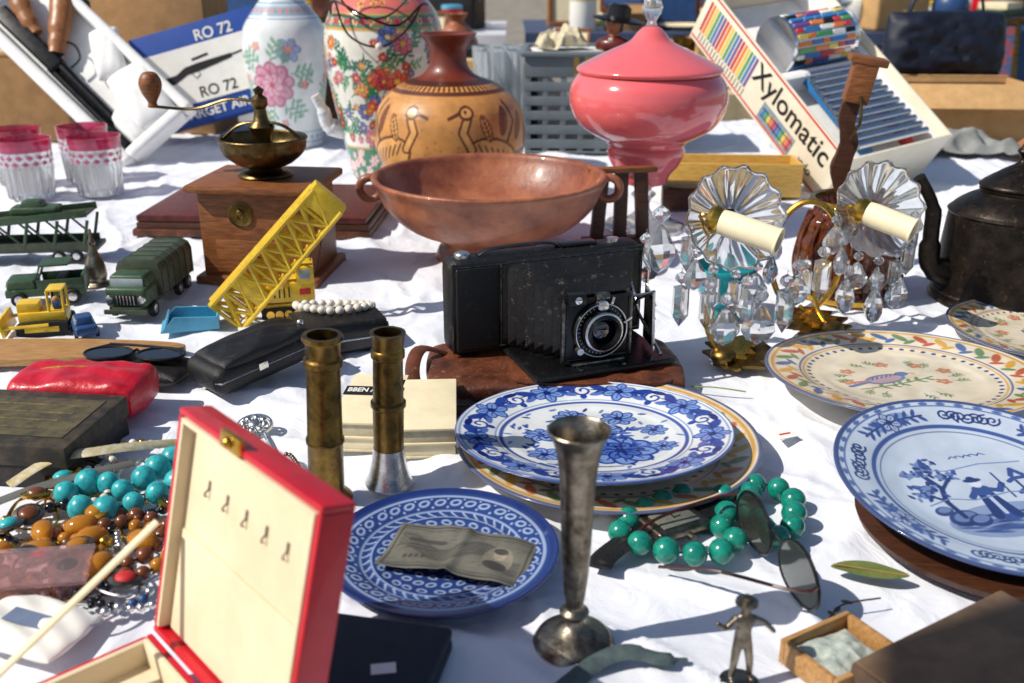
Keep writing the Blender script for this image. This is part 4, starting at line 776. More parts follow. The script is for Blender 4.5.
# ---------------------------------------------------------------- toys
def wheels(o,pos,r,wd,axis='x'):
    for q in pos:
        wh=Part(); rot=(0,90,0) if axis=='x' else (90,0,0)
        wh.lathe([(0,-wd/2),(r*.85,-wd/2),(r,-wd*.3),(r,wd*.3),(r*.85,wd/2),(0,wd/2)],RUBBER,M=T(q,rot),seg=20)
        wh=wh.build('wheel',o); h=Part(); h.lathe([(0,wd*.52),(r*.5,wd*.53),(r*.55,wd*.5),(r*.55,-wd*.5),(r*.5,-wd*.53),(0,-wd*.52)],NICKEL,M=T(q,rot),seg=14); h.build('hub',wh)
WIN=mat('toy_window',(150,165,170),.15,coat=.3)
tc=thing('toy_crane',(-33.4,141.5,.1),(0,0,12),label='yellow toy lattice boom crane on tracks',cat='toy crane')
for sx in (-1,1):
    p=Part(); p.prism([(q.x,q.y) for q in spl([(-3.8,.9,0),(-3.2,.1,0),(3.2,.1,0),(3.8,.9,0),(3.2,1.8,0),(-3.2,1.8,0)],4,True)],1.4,RUBBER,M=T((0,sx*2.2+.7,.1),(90,0,0)))
    for k in range(5): p.lathe([(0,-.8),(.6,-.8),(.6,.8),(0,.8)],BRASSB,M=T((-2.6+k*1.3,sx*2.2,1),(90,0,0)),seg=12)
    p.build('track',tc)
p=Part(); p.box((7,5,.7),(0,0,2.1),YEL,bev=.2); p.box((6.8,5,3.0),(.6,0,4.1),YEL,bev=.35); p.box((2.6,5.1,2.6),(2.7,0,6.6),YEL,bev=.3); p.box((1.6,5.15,1.4),(2.7,0,6.8),WIN,bev=.05); p.box((2.65,3.4,1.4),(2.7,0,6.8),WIN,bev=.05)
for k in range(4): p.box((.2,5.1,1.6),(-1.8+k*.7,0,4.2),INK,bev=.02)
p.box((1.6,.1,.9),(2.6,-2.55,4.2),REDINK,bev=0)
p.build('cab',tc)
p=Part(); A0=Vector((-8.8,-2.6,1.4)); A1=Vector((6.6,-2.6,17.8)); ax=(A1-A0).normalized(); nn=Vector((-ax.z,0,ax.x))
def LP(t,s,y):
    wid=2.8*(1-.1*t); return A0+(A1-A0)*t+nn*(s*wid)+Vector((0,y,0))
for s in (-1,1):
    for y in (-1.2,1.2): p.tube([LP(0,s,y),LP(1,s,y)],.46,YEL,seg=6)
K=8
for k in range(K):
    for y in (-1.2,1.2):
        p.tube([LP(k/K,-1,y),LP((k+1)/K,1,y)],.36,YEL,seg=5); p.tube([LP(k/K,1,y),LP((k+1)/K,-1,y)],.32,YEL,seg=5)
        p.tube([LP(k/K,-1,y),LP(k/K,1,y)],.34,YEL,seg=5)
    for s in (-1,1): p.tube([LP(k/K,s,-1.2),LP((k+.5)/K,s,1.2),LP((k+1)/K,s,-1.2)],.26,YEL,seg=5)
Mx=frame(A0+(A1-A0)*.97-nn*2.8,ax,Vector((0,1,0)))
p.box((3.4,3,5.6),(0,0,2.8),YEL,bev=.3,M=Mx); p.box((2.6,2.9,5.4),( -16.4,0,2.7),YEL,bev=.3,M=Mx)
p.build('boom',tc)
p=Part(); p.tube([(4.5,-1,6.6),(6.2,-2.4,15.6)],.09,IRON,seg=5); p.tube([(3.5,1,7.4),(5.6,-2.4,16.6)],.09,IRON,seg=5); p.lathe([(0,-.8),(1.1,-.8),(1.1,.8),(0,.8)],BRASSB,M=T((6.4,-2.6,16.6),(90,0,0)),seg=18); p.build('cable',tc)
tk=thing('toy_truck',(-55.8,147.5,.1),(0,0,-3),label='green toy army truck with ribbed canopy',cat='toy truck')
p=Part(); p.box((4.4,19,1.0),(0,0,1.7),GRND,bev=.2); p.box((6.4,.5,.7),(0,-9.8,1.6),GRND,bev=.15); p.build('chassis',tk)
p=Part(); p.box((6.2,4.6,2.9),(0,-7.0,3.6),GRN,bev=.6,seg=3); p.box((5.8,3.9,2.2),(0,-6.4,5.6),GRN,bev=.6,taper=(.9,.85),seg=3); p.box((4.8,.2,1.2),(0,-8.25,5.6),WIN,bev=.05); p.box((3.2,.2,1.5),(0,-9.35,3.3),IRON,bev=.05)
for k in range(6): p.box((.15,.25,1.4),(-1.25+k*.5,-9.42,3.3),NICKEL,bev=.02)
p.build('cab',tk)
for sx in (-1,1):
    p=Part(); p.lathe([(0,0),(.6,0),(.5,.25),(0,.35)],NICKEL,M=T((sx*2.4,-9.35,3.4),(90,0,0)),seg=16); p.build('headlight',tk)
p=Part(); out=[(-3.4,2.3),(3.4,2.3),(3.4,6.2),(3.0,7.2),(2,7.7),(-2,7.7),(-3.0,7.2),(-3.4,6.2)]
p.prism(out,13.4,GRND,M=T((0,9.4,0),(90,0,0)),bev=.1)
for k in range(6):
    o2=[(x*1.03,2.3+(z-2.3)*1.02) for x,z in out]; p.prism(o2,.35,GRN,M=T((0,8.9-k*2.45,0),(90,0,0)))
p.build('canopy',tk); wheels(tk,[(sx*2.9,y,1.25) for sx in (-1,1) for y in (-6.8,3.4,6.8)],1.25,.9)
p=Part(); p.lathe(sprof([(0,0),(2,0),(2.1,.6),(1.5,1.2),(1.7,2.2),(1.5,4),(.9,5.6),(.5,7),(.6,7.6),(.3,8.4),(.25,9.6),(0,9.8)],4),PEWTER,seg=28,flute=(6,.05)); p.build('metal_bell',loc=(-67.2,154.8,0),label='small pewter spired bell beside toy truck',cat='bell')
tt=thing('toy_car_transporter',(-86,171,.1),(0,0,6),label='dark green two deck toy car transporter',cat='toy transporter')
p=Part(); p.box((26,6.4,.8),(0,0,2.2),GRND,bev=.15); p.box((24,.4,1.2),(0,-3.2,3),GRND,bev=.1); p.box((24,.4,1.2),(0,3.2,3),GRND,bev=.1); p.build('lower_deck',tt)
p=Part(); p.box((22,6.2,.4),(1,0,7.2),GRND,(0,-5,0),bev=.1)
for y in (-3.2,3.2):
    p.box((22.5,.35,1.3),(1,y,7.7),GRN,(0,-5,0),bev=.1)
    for x in (-9,-4,1,6,11): p.tube([(x,y,2.6),(x+1.2,y,7.4)],.28,GRN,seg=6)
    for x in (-8,-3,2,7): p.tube([(x,y,7),(x+4,y,3)],.2,GRN,seg=6)
p.build('upper_deck',tt); wheels(tt,[(x,y,1.1) for x in (-9,6.5,9.5) for y in (-3,3)],1.1,.8,'y')
tcar=Part(); tcar.box((8,3.6,1.5),(3,0,8.9),GRN,bev=.5,seg=3); tcar.box((4,3.2,1.2),(2.6,0,10.1),GRN,bev=.4,taper=(.75,.85)); tcar=tcar.build('toy_car',loc=(-86,171,0),rot=(0,0,6),label='small green toy car on upper deck of transporter',cat='toy car')
jp=thing('toy_jeep',(-72,148,.1),(0,0,14),label='green toy jeep with open body',cat='toy jeep')
p=Part(); p.box((11.5,5,1.2),(0,0,2.0),GRN,bev=.3); p.box((4.2,4.4,1.6),(-3.4,0,3.2),GRN,bev=.45,seg=3); p.box((.4,4.8,2.2),(5.6,0,3.5),GRN,bev=.1); p.box((6.6,.3,1.6),(2.2,-2.4,3.2),GRN,bev=.1); p.box((6.6,.3,1.6),(2.2,2.4,3.2),GRN,bev=.1); p.box((1.4,3.8,1.6),(2.4,0,3.4),GRND,bev=.3); p.build('body',jp)
p=Part(); p.tube([(-1.2,-2.2,3.8),(-.4,-2.2,6),(-.4,2.2,6),(-1.2,2.2,3.8)],.18,GRN,seg=6,closed=True); p.box((4.2,4.4,.3),(1.6,0,6.1),GRN,bev=.1); p.build('windscreen',jp)
for y in (-1.4,1.4): Part().ball(.5,(-5.5,y,3.2),NICKEL,(.4,1,1)).build('headlight',jp)
wheels(jp,[(x,y,1.2) for x in (-3.8,3.8) for y in (-2.5,2.5)],1.2,.9,'y')
lo=thing('toy_bulldozer',(-66.6,134.5,.1),(0,0,12),label='yellow toy bulldozer on tracks',cat='toy bulldozer')
p=Part(); p.box((6.4,3.6,1.8),(0,0,2.4),YEL,bev=.3); p.box((3,2.8,1.6),(-1.8,0,3.8),YEL,bev=.35); p.tube([(1.4,0,3.4),(1.4,0,6.2)],.2,IRON,seg=8); p.box((2.2,3.2,.3),(2,0,6.3),YEL,bev=.1)
for y in (-1.4,1.4): p.tube([(1,y,3.2),(1,y,6.2)],.2,YEL,seg=6); p.tube([(3,y,3.2),(3,y,6.2)],.2,YEL,seg=6)
p.ball(.55,(1.8,0,4.6),W_LIGHT); p.box((.9,1.6,1.2),(1.9,0,3.8),BLUEC,bev=.2); p.build('body',lo)
for y in (-2.3,2.3):
    p=Part(); p.prism([(q.x,q.y) for q in spl([(-3.4,.9,0),(-2.8,.1,0),(2.8,.1,0),(3.4,.9,0),(2.8,1.9,0),(-2.8,1.9,0)],4,True)],1.1,RUBBER,M=T((0,y+.55,.1),(90,0,0))); p.box((4.6,1.2,.8),(0,y,1.1),YEL,bev=.1); p.build('track',lo)
p=Part(); p.box((.5,6.6,2.6),(-5.2,0,1.6),YEL,(0,-12,0),bev=.15); p.tube([(-4.9,-2.9,1.6),(1,-2.9,1.8)],.25,YEL,seg=6); p.tube([(-4.9,2.9,1.6),(1,2.9,1.8)],.25,YEL,seg=6); p.build('blade',lo)
bcx=thing('toy_car',(-60.6,133.0,.1),(0,0,-60),label='small blue toy car between bulldozer and truck',cat='toy car')
p=Part(); p.box((6,3,1.3),(0,0,1.3),BLUEC,bev=.4,seg=3); p.box((3.2,2.6,1.2),(.3,0,2.4),BLUEC,bev=.35,taper=(.75,.85)); p.box((2.9,2.66,.7),(.3,0,2.4),WIN,bev=.1,taper=(.85,.9)); p.build('body',bcx)
for y in (-.9,.9): Part().ball(.35,(-3,y,1.4),YEL,(.4,1,1)).build('headlight',bcx)
wheels(bcx,[(x,y,.7) for x in (-1.9,1.9) for y in (-1.4,1.4)],.7,.5,'y')
p=Part(); p.box((8,5,.3),(0,0,.5),BLUEL,bev=.1)
for y in (-2.4,2.4): p.prism([(-4,0),(4,0),(4,1.8),(-2,2.2)],.3,BLUEL,M=T((0,y+.15,.4),(90,0,0)))
p.box((.3,4.8,2.0),(3.9,0,1.4),BLUEL,bev=.1); p.box((.3,4.8,2),(-3.2,0,1.4),BLUEL,(0,20,0),bev=.1); p.build('toy_truck_bed',loc=(-46.3,135.4,.1),rot=(0,0,15),label='loose light blue toy dumper bed',cat='toy part')
# ---------------------------------------------------------------- cranberry tumblers
gt=None
for i,(x,y) in enumerate(((-107,220),(-93,223.5),(-115.5,234),(-101.5,238))):
    if gt is None:
        gt=thing('tumbler',(x,y,.2),label='clear cut crystal tumbler with cranberry rim',cat='glass',group='cranberry tumblers')
        Part().lathe([(0,0),(4.4,0),(4.7,.4),(5.25,7.0),(5.0,7.0),(4.4,1.2),(0,1.0)],CRYS,seg=72,flute=(18,.035)).build('base',gt)
        Part().lathe([(5.25,7.05),(5.5,10.4),(5.25,10.4),(5.0,7.05)],CRYS,seg=72).build('wall',gt)
        p=Part()
        for j in range(2):
            for k in range(16):
                a=(k+.5*(j%2))*math.tau/16; z0=8.0+j*1.3; r0=5.25+.07*(z0-7)+.06
                q=Vector((r0*math.cos(a),r0*math.sin(a),z0)); t_=Vector((-math.sin(a),math.cos(a),0)); rr=Vector((math.cos(a),math.sin(a),0))
                p.mesh([(q+t_*.8)[:],(q+Vector((0,0,.6)))[:],(q-t_*.8)[:],(q-Vector((0,0,.6)))[:],(q+rr*.18)[:]],[(0,1,4),(1,2,4),(2,3,4),(3,0,4)],PINKG)
        p.build('pink_cutting',gt,ang=5)
        Part().lathe([(5.5,10.45),(5.75,12.9),(5.6,12.9),(5.3,10.45)],PINKG,seg=60).build('rim',gt)
    else: copy_thing(gt,(x,y,.2))
g2=None
for i,(x,y) in enumerate(((-6,292),(2.2,294),(-2,303),(6,305),(1,313),(-7.5,309))):
    if g2 is None: g2=Part().lathe([(0,0),(3.2,0),(3.5,.5),(3.8,12),(4.2,25.5),(4.0,25.5),(3.2,1.5),(0,1.2)],mat('pressed_glass',(236,242,246),.06,trans=.75,var=.02,coat=1),seg=56,flute=(14,.04)).build('glass',loc=(x,y,0),label='tall clear cut glass behind the clay vase',cat='glass',group='tall clear glasses')
    else: copy_thing(g2,(x,y,0))
# ---------------------------------------------------------------- air pistol tray
M=frame((-100.5,256,.5),(-35,18,28),(16,8,11.6)); tr=thing('pistol_box',(0,0,0),label='white polystyrene tray leaning upright with moulded hollow',cat='box',M=M)
p=Part(); p.box((66,24,1.2),(32,12,4.2),STYRO,bev=.4)
for sx,sy,px,py in ((66,3.4,32,1.7),(66,2.8,32,22.6),(3.4,18,.7,12),(3.4,18,63.3,12)): p.box((sx,sy,5),(px,py,2.0),STYRO,bev=1.6,seg=4)
pillow(p,19,12,6,STYRO,M=T((11,16.5,4.5),(180,0,12)),dent=.1,n=20,pw=.5); pillow(p,15,8,5,STYRO,M=T((27,18.6,4.5),(180,0,30)),dent=.1,n=20,pw=.5); pillow(p,12,5,5,STYRO,M=T((7,8.5,4.5),(180,0,0)),dent=.1,n=16,pw=.5)
p.build('tray',tr)
pi=thing('air_pistol',(0,0,0),label='black air pistol with carved wooden grip in tray',cat='air pistol',M=M)
GUN=mat('gun_black',(18,19,22),.3,.5,var=.3)
p=Part(); p.tube([(3,4.8,1.2),(34,5.2,1.0)],1.0,GUN,seg=16); p.tube([(10,7.2,1.2),(34,7.6,1.0)],1.25,GUN,seg=16); p.box((24,4.6,3.0),(44,6.8,1.0),GUN,bev=.8,seg=3); p.box((3,1.6,1.4),(36,10,.8),GUN,bev=.4); p.build('barrel',pi)
p=Part(); p.tube(spl([(36,9.0,.8),(39,12.5,.6),(43,17.0,.4),(46.6,20.4,.6)],6),[2.2]*4+[2.5]*4+[3.0]*6+[3.2]*5,W_GRIP,seg=20,flat=.75); p.tube(spl([(44,9.4,.6),(49,10.4,.4),(55,12.6,.4),(60,14.2,.6)],6),[1.6]*4+[2.3]*5+[2.8]*6+[2.0]*4,W_GRIP,seg=20,flat=.75); p.build('grip',pi)
p=Part(); p.tube(spl([(30,9,.7),(30.4,12.4,.7),(34,14,.7),(37.4,12.8,.7)],4),.3,GUN); p.build('trigger_guard',pi)
M=frame((-100,288,3.5),(34,0,9),(-8,5,24)); ab=thing('air_pistol_carton',(0,0,0),label='blue and white air gun carton with rifle drawing',cat='box',M=M)
p=Part(); p.box((37,27,8),(17,13,-4.1),BLUEB,bev=.2); p.build('carton',ab)
p=Part(); p.box((34,15.5,.06),(18.2,12.9,.04),LABEL,bev=0); p.build('printed_panel',ab)
p=Part(); p.box((20,.5,.05),(22,14.9,.12),INK,(0,0,6),bev=0); p.prism([(4,11.6),(8,11.4),(12,13),(17,13.4),(26,14.6),(26,15.8),(16,15.6),(12,15.2),(9,13.8),(5,13.6)],.05,INK,pos=(0,0,.1)); p.box((5,.7,.05),(17,17.0,.12),INK,(0,0,6),bev=0); p.tube([(13.6,13,.12),(14.4,11.6,.12),(15.8,12.4,.12),(15.4,13.6,.12)],.12,INK,seg=4); p.build('printed_rifle',ab)
text('RO 72',4.2,LABEL,ab,T((17,21.4,.05)),bold=.06); text('RO 72',4.2,INK,ab,T((14,6.2,.1)),bold=.06); text('TARGET AIR',3.7,LABEL,ab,T((7,1.0,.05)),bold=.06)
def carton(loc,sz,rz,m,label,cat='cardboard box',group=None,open_=True):
    o=thing('cardboard_box',loc,(0,0,rz),label=label,cat=cat,group=group); w_,d_,h_=sz
    p=Part(); t=.5; p.box((w_,d_,t),(0,0,t/2),m,bev=.05)
    for sx,sy,px,py in ((w_,t,0,d_/2-t/2),(w_,t,0,-d_/2+t/2),(t,d_-2*t-.1,w_/2-t/2,0),(t,d_-2*t-.1,-w_/2+t/2,0)): p.box((sx,sy,h_-t),(px,py,h_/2+t/2+.02),m,bev=.05)
    if not open_: p.box((w_+.3,d_+.3,.5),(0,0,h_+.3),m,bev=.1); p.box((5,d_+.35,.05),(0,0,h_+.6),PAPER,bev=0)
    p.build('body',o)
    if open_:
        for sg in (-1,1): Part().box((w_-.4,d_*.42,.4),(0,0,0),m,bev=.05).build('flap',o,loc=(0,sg*(d_/2+d_*.17),h_-d_*.1),rot=(-sg*35,0,0))
    return o
carton((-150,303,0),(42,22,24),4,CARD,'tan cardboard box standing behind the pistol tray',open_=False)
carton((-106,318,0),(34,20,44),-6,CARD,'tall brown cardboard box behind the gun carton',open_=False)
carton((-60,322,0),(26,16,30),5,W_DARK,'dark brown box behind the pastel vase',cat='box',open_=False)
cm0=mat('carton_print',(150,60,50),.6,rgb2=(60,80,120),vscale=40,thr=(.45,.55))
p=Part(); p.box((16,8,24),(0,0,12),LABEL,bev=.3); p.box((12,.1,8),(0,-4.05,14),cm0,bev=0); p.build('printed_carton',loc=(-34,318,.2),rot=(0,0,12),label='white printed carton behind the flowered ewer',cat='carton')
p=Part(); p.box((20,10,20),(0,0,10),CARD2,bev=.3); p.box((20.3,3,20.2),(0,0,10.1),PAPER,bev=.1); p.build('parcel',loc=(-17,325,.2),rot=(0,0,-8),label='taped tan parcel behind the clay vase',cat='parcel')
# ---------------------------------------------------------------- grey crate, figurine
gc=thing('plastic_crate',(24,287,0),(0,0,-3),label='grey plastic storage crate behind the pink urn',cat='crate')
p=Part(); p.box((40,28,.6),(0,0,.4),GREYP,bev=.1)
for sx,sy,px,py in ((.7,26.6,19.6,0),(.7,26.6,-19.6,0),(40,.7,0,13.7)): p.box((sx,sy,26),(px,py,13.6),GREYP,bev=.15)
for z_ in (2.6,6.4,10.2,14.0,17.8): p.box((40,.7,2.4),(0,-13.7,z_),GREYP,bev=.2)
for k in range(9): p.box((1.6,.9,25),(-19+k*4.75,-13.5,13),GREYP,bev=.2)
for sx,px in ((13,-13.4),(13,13.4)): p.box((sx,.8,5.4),(px,-13.75,23),GREYP,bev=.2)
p.box((14,.8,1.4),(0,-13.75,20.4),GREYP,bev=.3); p.box((42,1.8,1.4),(0,-14.2,26.2),GREYP,bev=.5,seg=3); p.box((42,1.8,1.4),(0,14.2,26.2),GREYP,bev=.5); p.box((1.8,27,1.4),(20.4,0,26.2),GREYP,bev=.5); p.box((1.8,27,1.4),(-20.4,0,26.2),GREYP,bev=.5)
p.build('body',gc)
p=Part(); p.box((22,14,25),(0,0,13.3),LABEL,bev=.3); p.box((18,.1,5),(0,-7.05,22),W_YEL,bev=0); p.build('carton',loc=(17,287,.7),rot=(0,0,8),label='white carton packed inside the grey crate',cat='carton')
crumple('wrapping_paper',14,10,PAPER,(13,284,26.2),14,'crumpled wrapping paper on the white carton','paper',5,3,41)
fb=thing('figurine_bust',(27.6,283,26.4),(0,0,-22),label='painted pottery bust of man in black hat',cat='figurine')
SK=mat('painted_skin',(196,128,94),.35,coat=.3); COAT=mat('painted_coat',(96,32,28),.35,coat=.3)
p=Part(); p.lathe(sprof([(0,3.0),(1.6,3.2),(1.4,4.2),(2.2,5),(2.7,6.6),(2.5,8.2),(1.4,9.4),(0,9.7)],4),SK,seg=28,scl=(.92,1.0,1)); p.ball(.6,(0,-2.7,6.4),SK,(.6,1.1,1)); p.ball(.5,(2.5,0,6.4),SK,(.5,.8,1.2)); p.ball(.5,(-2.5,0,6.4),SK,(.5,.8,1.2))
for sx in (-1,1): p.ball(.26,(sx*.9,-2.42,7.1),INK)
p.box((1.3,.2,.22),(0,-2.45,5.2),REDINK,bev=.05); p.build('head',fb)
Part().lathe([(0,8.2),(6.0,7.7),(6.3,8.2),(3.0,8.9),(2.7,11.4),(1.7,12.2),(0,12.2)],BLACKP,seg=28,scl=(1.15,.85,1),rot=(0,8,0)).build('hat',fb)
p=Part(); p.lathe(sprof([(0,0),(3.8,0),(4.4,1.4),(3.8,2.8),(2.0,3.6),(1.7,3.9),(0,3.9)],3),COAT,seg=28,scl=(1.15,.8,1)); p.box((1.2,.4,1.6),(0,-2.7,2.6),LABEL,(20,0,0),bev=.1); p.build('coat',fb)
for sx in (-1,1): Part().ball(.9,(sx*2.2,-.4,6.0),mat('painted_hair',(60,36,22),.5),(.5,.9,1.4),seg=12).build('hair',fb)
# ---------------------------------------------------------------- toy instrument box
M=frame((72.8,216,9),(-24,37,33),(25,18,5.4)); xb=thing('toy_xylophone_box',(0,0,0),label='open ivory toy instrument carton with colour stripes',cat='toy box',M=M)
Lx,Wx,Dx=57,33,14
p=Part()
p.box((Lx,Wx,.5),(Lx/2,Wx/2,Dx),IVORY,bev=.1); p.box((Lx,.5,Dx),(Lx/2,.25,Dx/2),IVORY,bev=.1); p.box((Lx,.5,Dx),(Lx/2,Wx-.25,Dx/2),IVORY,bev=.1); p.box((.5,Wx-1.1,Dx),(.25,Wx/2,Dx/2),IVORY,bev=.1); p.box((.5,Wx-1.1,Dx),(Lx-.25,Wx/2,Dx/2),IVORY,bev=.1); p.build('carton',xb)
p=Part(); cols=[(200,50,56),(226,124,52),(230,198,76),(76,156,92),(48,120,182),(112,72,146)]
cm=[mat('print_%d'%i,c,.35,var=.05,coat=.4) for i,c in enumerate(cols)]
for k in range(18): p.box((.78,.06,8.4),(Lx-2.4-k*1.18,-.03,6.4),cm[k%6],bev=0)
for k in range(18): p.box((.2,.07,2.0),(Lx-2.9-k*1.18,-.04,11.9),INK,bev=0)
p.box((Lx-.6,.06,.5),(Lx/2,-.03,.6),cm[0],bev=0); p.box((Lx-.6,.06,.45),(Lx/2,-.03,Dx-.7),cm[0],bev=0)
p.box((13,.06,4.8),(20.4,-.03,10.6),mat('print_photo',(96,130,160),.5,rgb2=(150,160,160),vscale=60),bev=0)
for k in range(11): p.box((.75,.08,3.6-k*.12),(15+k*1.05,-.06,10.6),cm[k%6],bev=0)
for z_ in (9.6,11.6): p.box((12.2,.09,.22),(20.3,-.08,z_),INK,bev=0)
p.build('printed_band',xb)
text('Xylomatic',7.2,INK,xb,Matrix(((-1,0,0,33.6),(0,0,-1,-.02),(0,-1,0,6.9),(0,0,0,1))),bold=.1)
text('xylo',3.0,INK,xb,Matrix(((-1,0,0,11),(0,0,-1,-.02),(0,-1,0,11.6),(0,0,0,1))),bold=.05)
p=Part(); p.box((Lx-1.4,Wx-1.4,1.2),(Lx/2,Wx/2,7.4),STYRO,bev=.2); p.box((Lx-1.4,2.2,5),(Lx/2,2,4.6),STYRO,bev=.5); p.box((Lx-1.4,2.2,5),(Lx/2,Wx-2,4.6),STYRO,bev=.5); p.box((2.4,Wx-5.6,5),(28,Wx/2,4.6),STYRO,bev=.5); p.build('insert',xb)
xy=thing('toy_xylophone',(0,0,0),label='row of metal tubes of toy xylophone packed in carton',cat='toy xylophone',M=M)
BAR=mat('bar_metal',(214,216,222),.16,1,var=.08)
for k in range(12): Part().tube([(3.4+k*2.02,5.6+k*.2,.6),(3.4+k*2.02,27.6-k*.2,.6)],.86,BAR,seg=18).build('tube',xy)
p=Part(); p.box((25,1.2,2.8),(14.5,10,3.1),cm[4],bev=.2); p.box((25,1.2,2.8),(14.5,23,3.1),cm[0],bev=.2); p.build('frame',xy)
dr=thing('toy_drum_cylinder',(0,0,0),label='glossy cylinder covered with long coloured bars',cat='toy cylinder',M=M)
Mc=T((37.5,7,2.0),(-90,0,0)); p=Part(); p.lathe([(0,0),(6.6,0),(6.8,.6),(6.4,1),(6.4,20),(6.8,20.4),(6.6,21),(0,21)],CHROME,M=Mc,seg=32); p.build('drum',dr)
p=Part(); dm=[cm[0],cm[3],cm[4],cm[2],LABEL,cm[5],cm[1],INK]
for k in range(26):
    a=k*math.tau/26; z_=1.4; j=0
    while z_<18.5:
        L_=min(2.4+((k*5+j*3)%4)*.9,19.6-z_); p.box((.5,1.15,L_-.3),(6.5*math.cos(a),6.5*math.sin(a),z_+L_/2),dm[(k*3+j*2+k*j)%8],(0,0,math.degrees(a)),bev=.12,seg=1,M=Mc); z_+=L_; j+=1
p.build('peg_rows',dr)
yb=thing('wooden_tray',(49.6,226,.2),(0,0,-4),label='shallow yellow wooden box beside the pink urn',cat='wooden box')
p=Part(); p.box((30,12,.6),(0,0,.3),W_YEL,bev=.1)
for sx,sy,px,py in ((30,.8,0,5.6),(30,.8,0,-5.6),(.8,10.4,14.6,0),(.8,10.4,-14.6,0)): p.box((sx,sy,7),(px,py,3.8),W_YEL,bev=.15)
p.build('body',yb)
p=Part(); p.box((20,8,4.4),(0,0,2.3),W_DARK,bev=.3); p.box((18,7,.4),(0,0,4.7),BRASS,bev=.1); p.build('dark_box',loc=(42,210,.2),rot=(0,0,-6),label='dark wooden box behind the crystal sconces',cat='box')
ss=thing('wooden_stand',(20,181,.2),(0,0,10),label='dark brown slatted wooden stand behind crystal sconce',cat='wooden stand')
for k in range(3): Part().box((2.4,1.4,13),(-4+k*4,0,7.2),W_DARK,(0,4-k*4,0),bev=.2).build('slat',ss)
Part().box((14,3.4,1.2),(0,0,.6),W_DARK,bev=.2).build('rail',ss); Part().box((13,2,1),(0,0,13.8),W_MID,bev=.2).build('rail',ss)
p=Part(); p.lathe(sprof([(0,0),(2.6,0),(2.7,.4),(1.6,1.2),(3.6,3),(4.4,6),(4.6,7.4),(4.3,7.4),(3.4,3.6),(0,2.4)],3),mat('turquoise_glass',(30,150,160),.1,coat=.8,trans=.3),seg=36); p.build('turquoise_bowl',loc=(31.4,141,.2),label='small turquoise glass bowl behind the crystal sconce',cat='bowl')
# ---------------------------------------------------------------- crystal sconces
def leaf_outline(L,Wd,lobes=4):
    pts=[]
    for s in (1,-1):
        rr=range(0,lobes*4+1) if s==1 else range(lobes*4,-1,-1)
        for i in rr:
            t=i/(lobes*4); env=math.sin(math.pi*min(1,t*.92+.06))**.7; pts.append((s*Wd*env*(1+.28*math.cos(i*math.pi/2)),L*t))
    return pts
def pendant(o,x,y,z,s):
    p=Part(); p.tube([(x,y,z),(x,y,z-.9*s)],.05,NICKEL,seg=4); p.lathe([(0,0),(.5*s,-.35*s),(.6*s,-.6*s),(.5*s,-.85*s),(0,-1.2*s)],CRYS,pos=(x,y,z-.3*s),seg=8)
    if int(x*7+z*3)%3: p.lathe([(0,-1.5*s),(.5*s,-1.9*s),(1.3*s,-3.2*s),(1.35*s,-3.7*s),(.9*s,-4.4*s),(0,-4.9*s)],CRYS,pos=(x,y,z),seg=7,scl=(1,.6,1),rot=(0,0,40*x))
    else: p.lathe([(0,-1.5*s),(.75*s,-1.8*s),(.78*s,-4.4*s),(0,-5.4*s)],CRYS,pos=(x,y,z),seg=5)
    p.build('crystal_pendant',o,ang=5)
NB=(.2,-.93,.34)
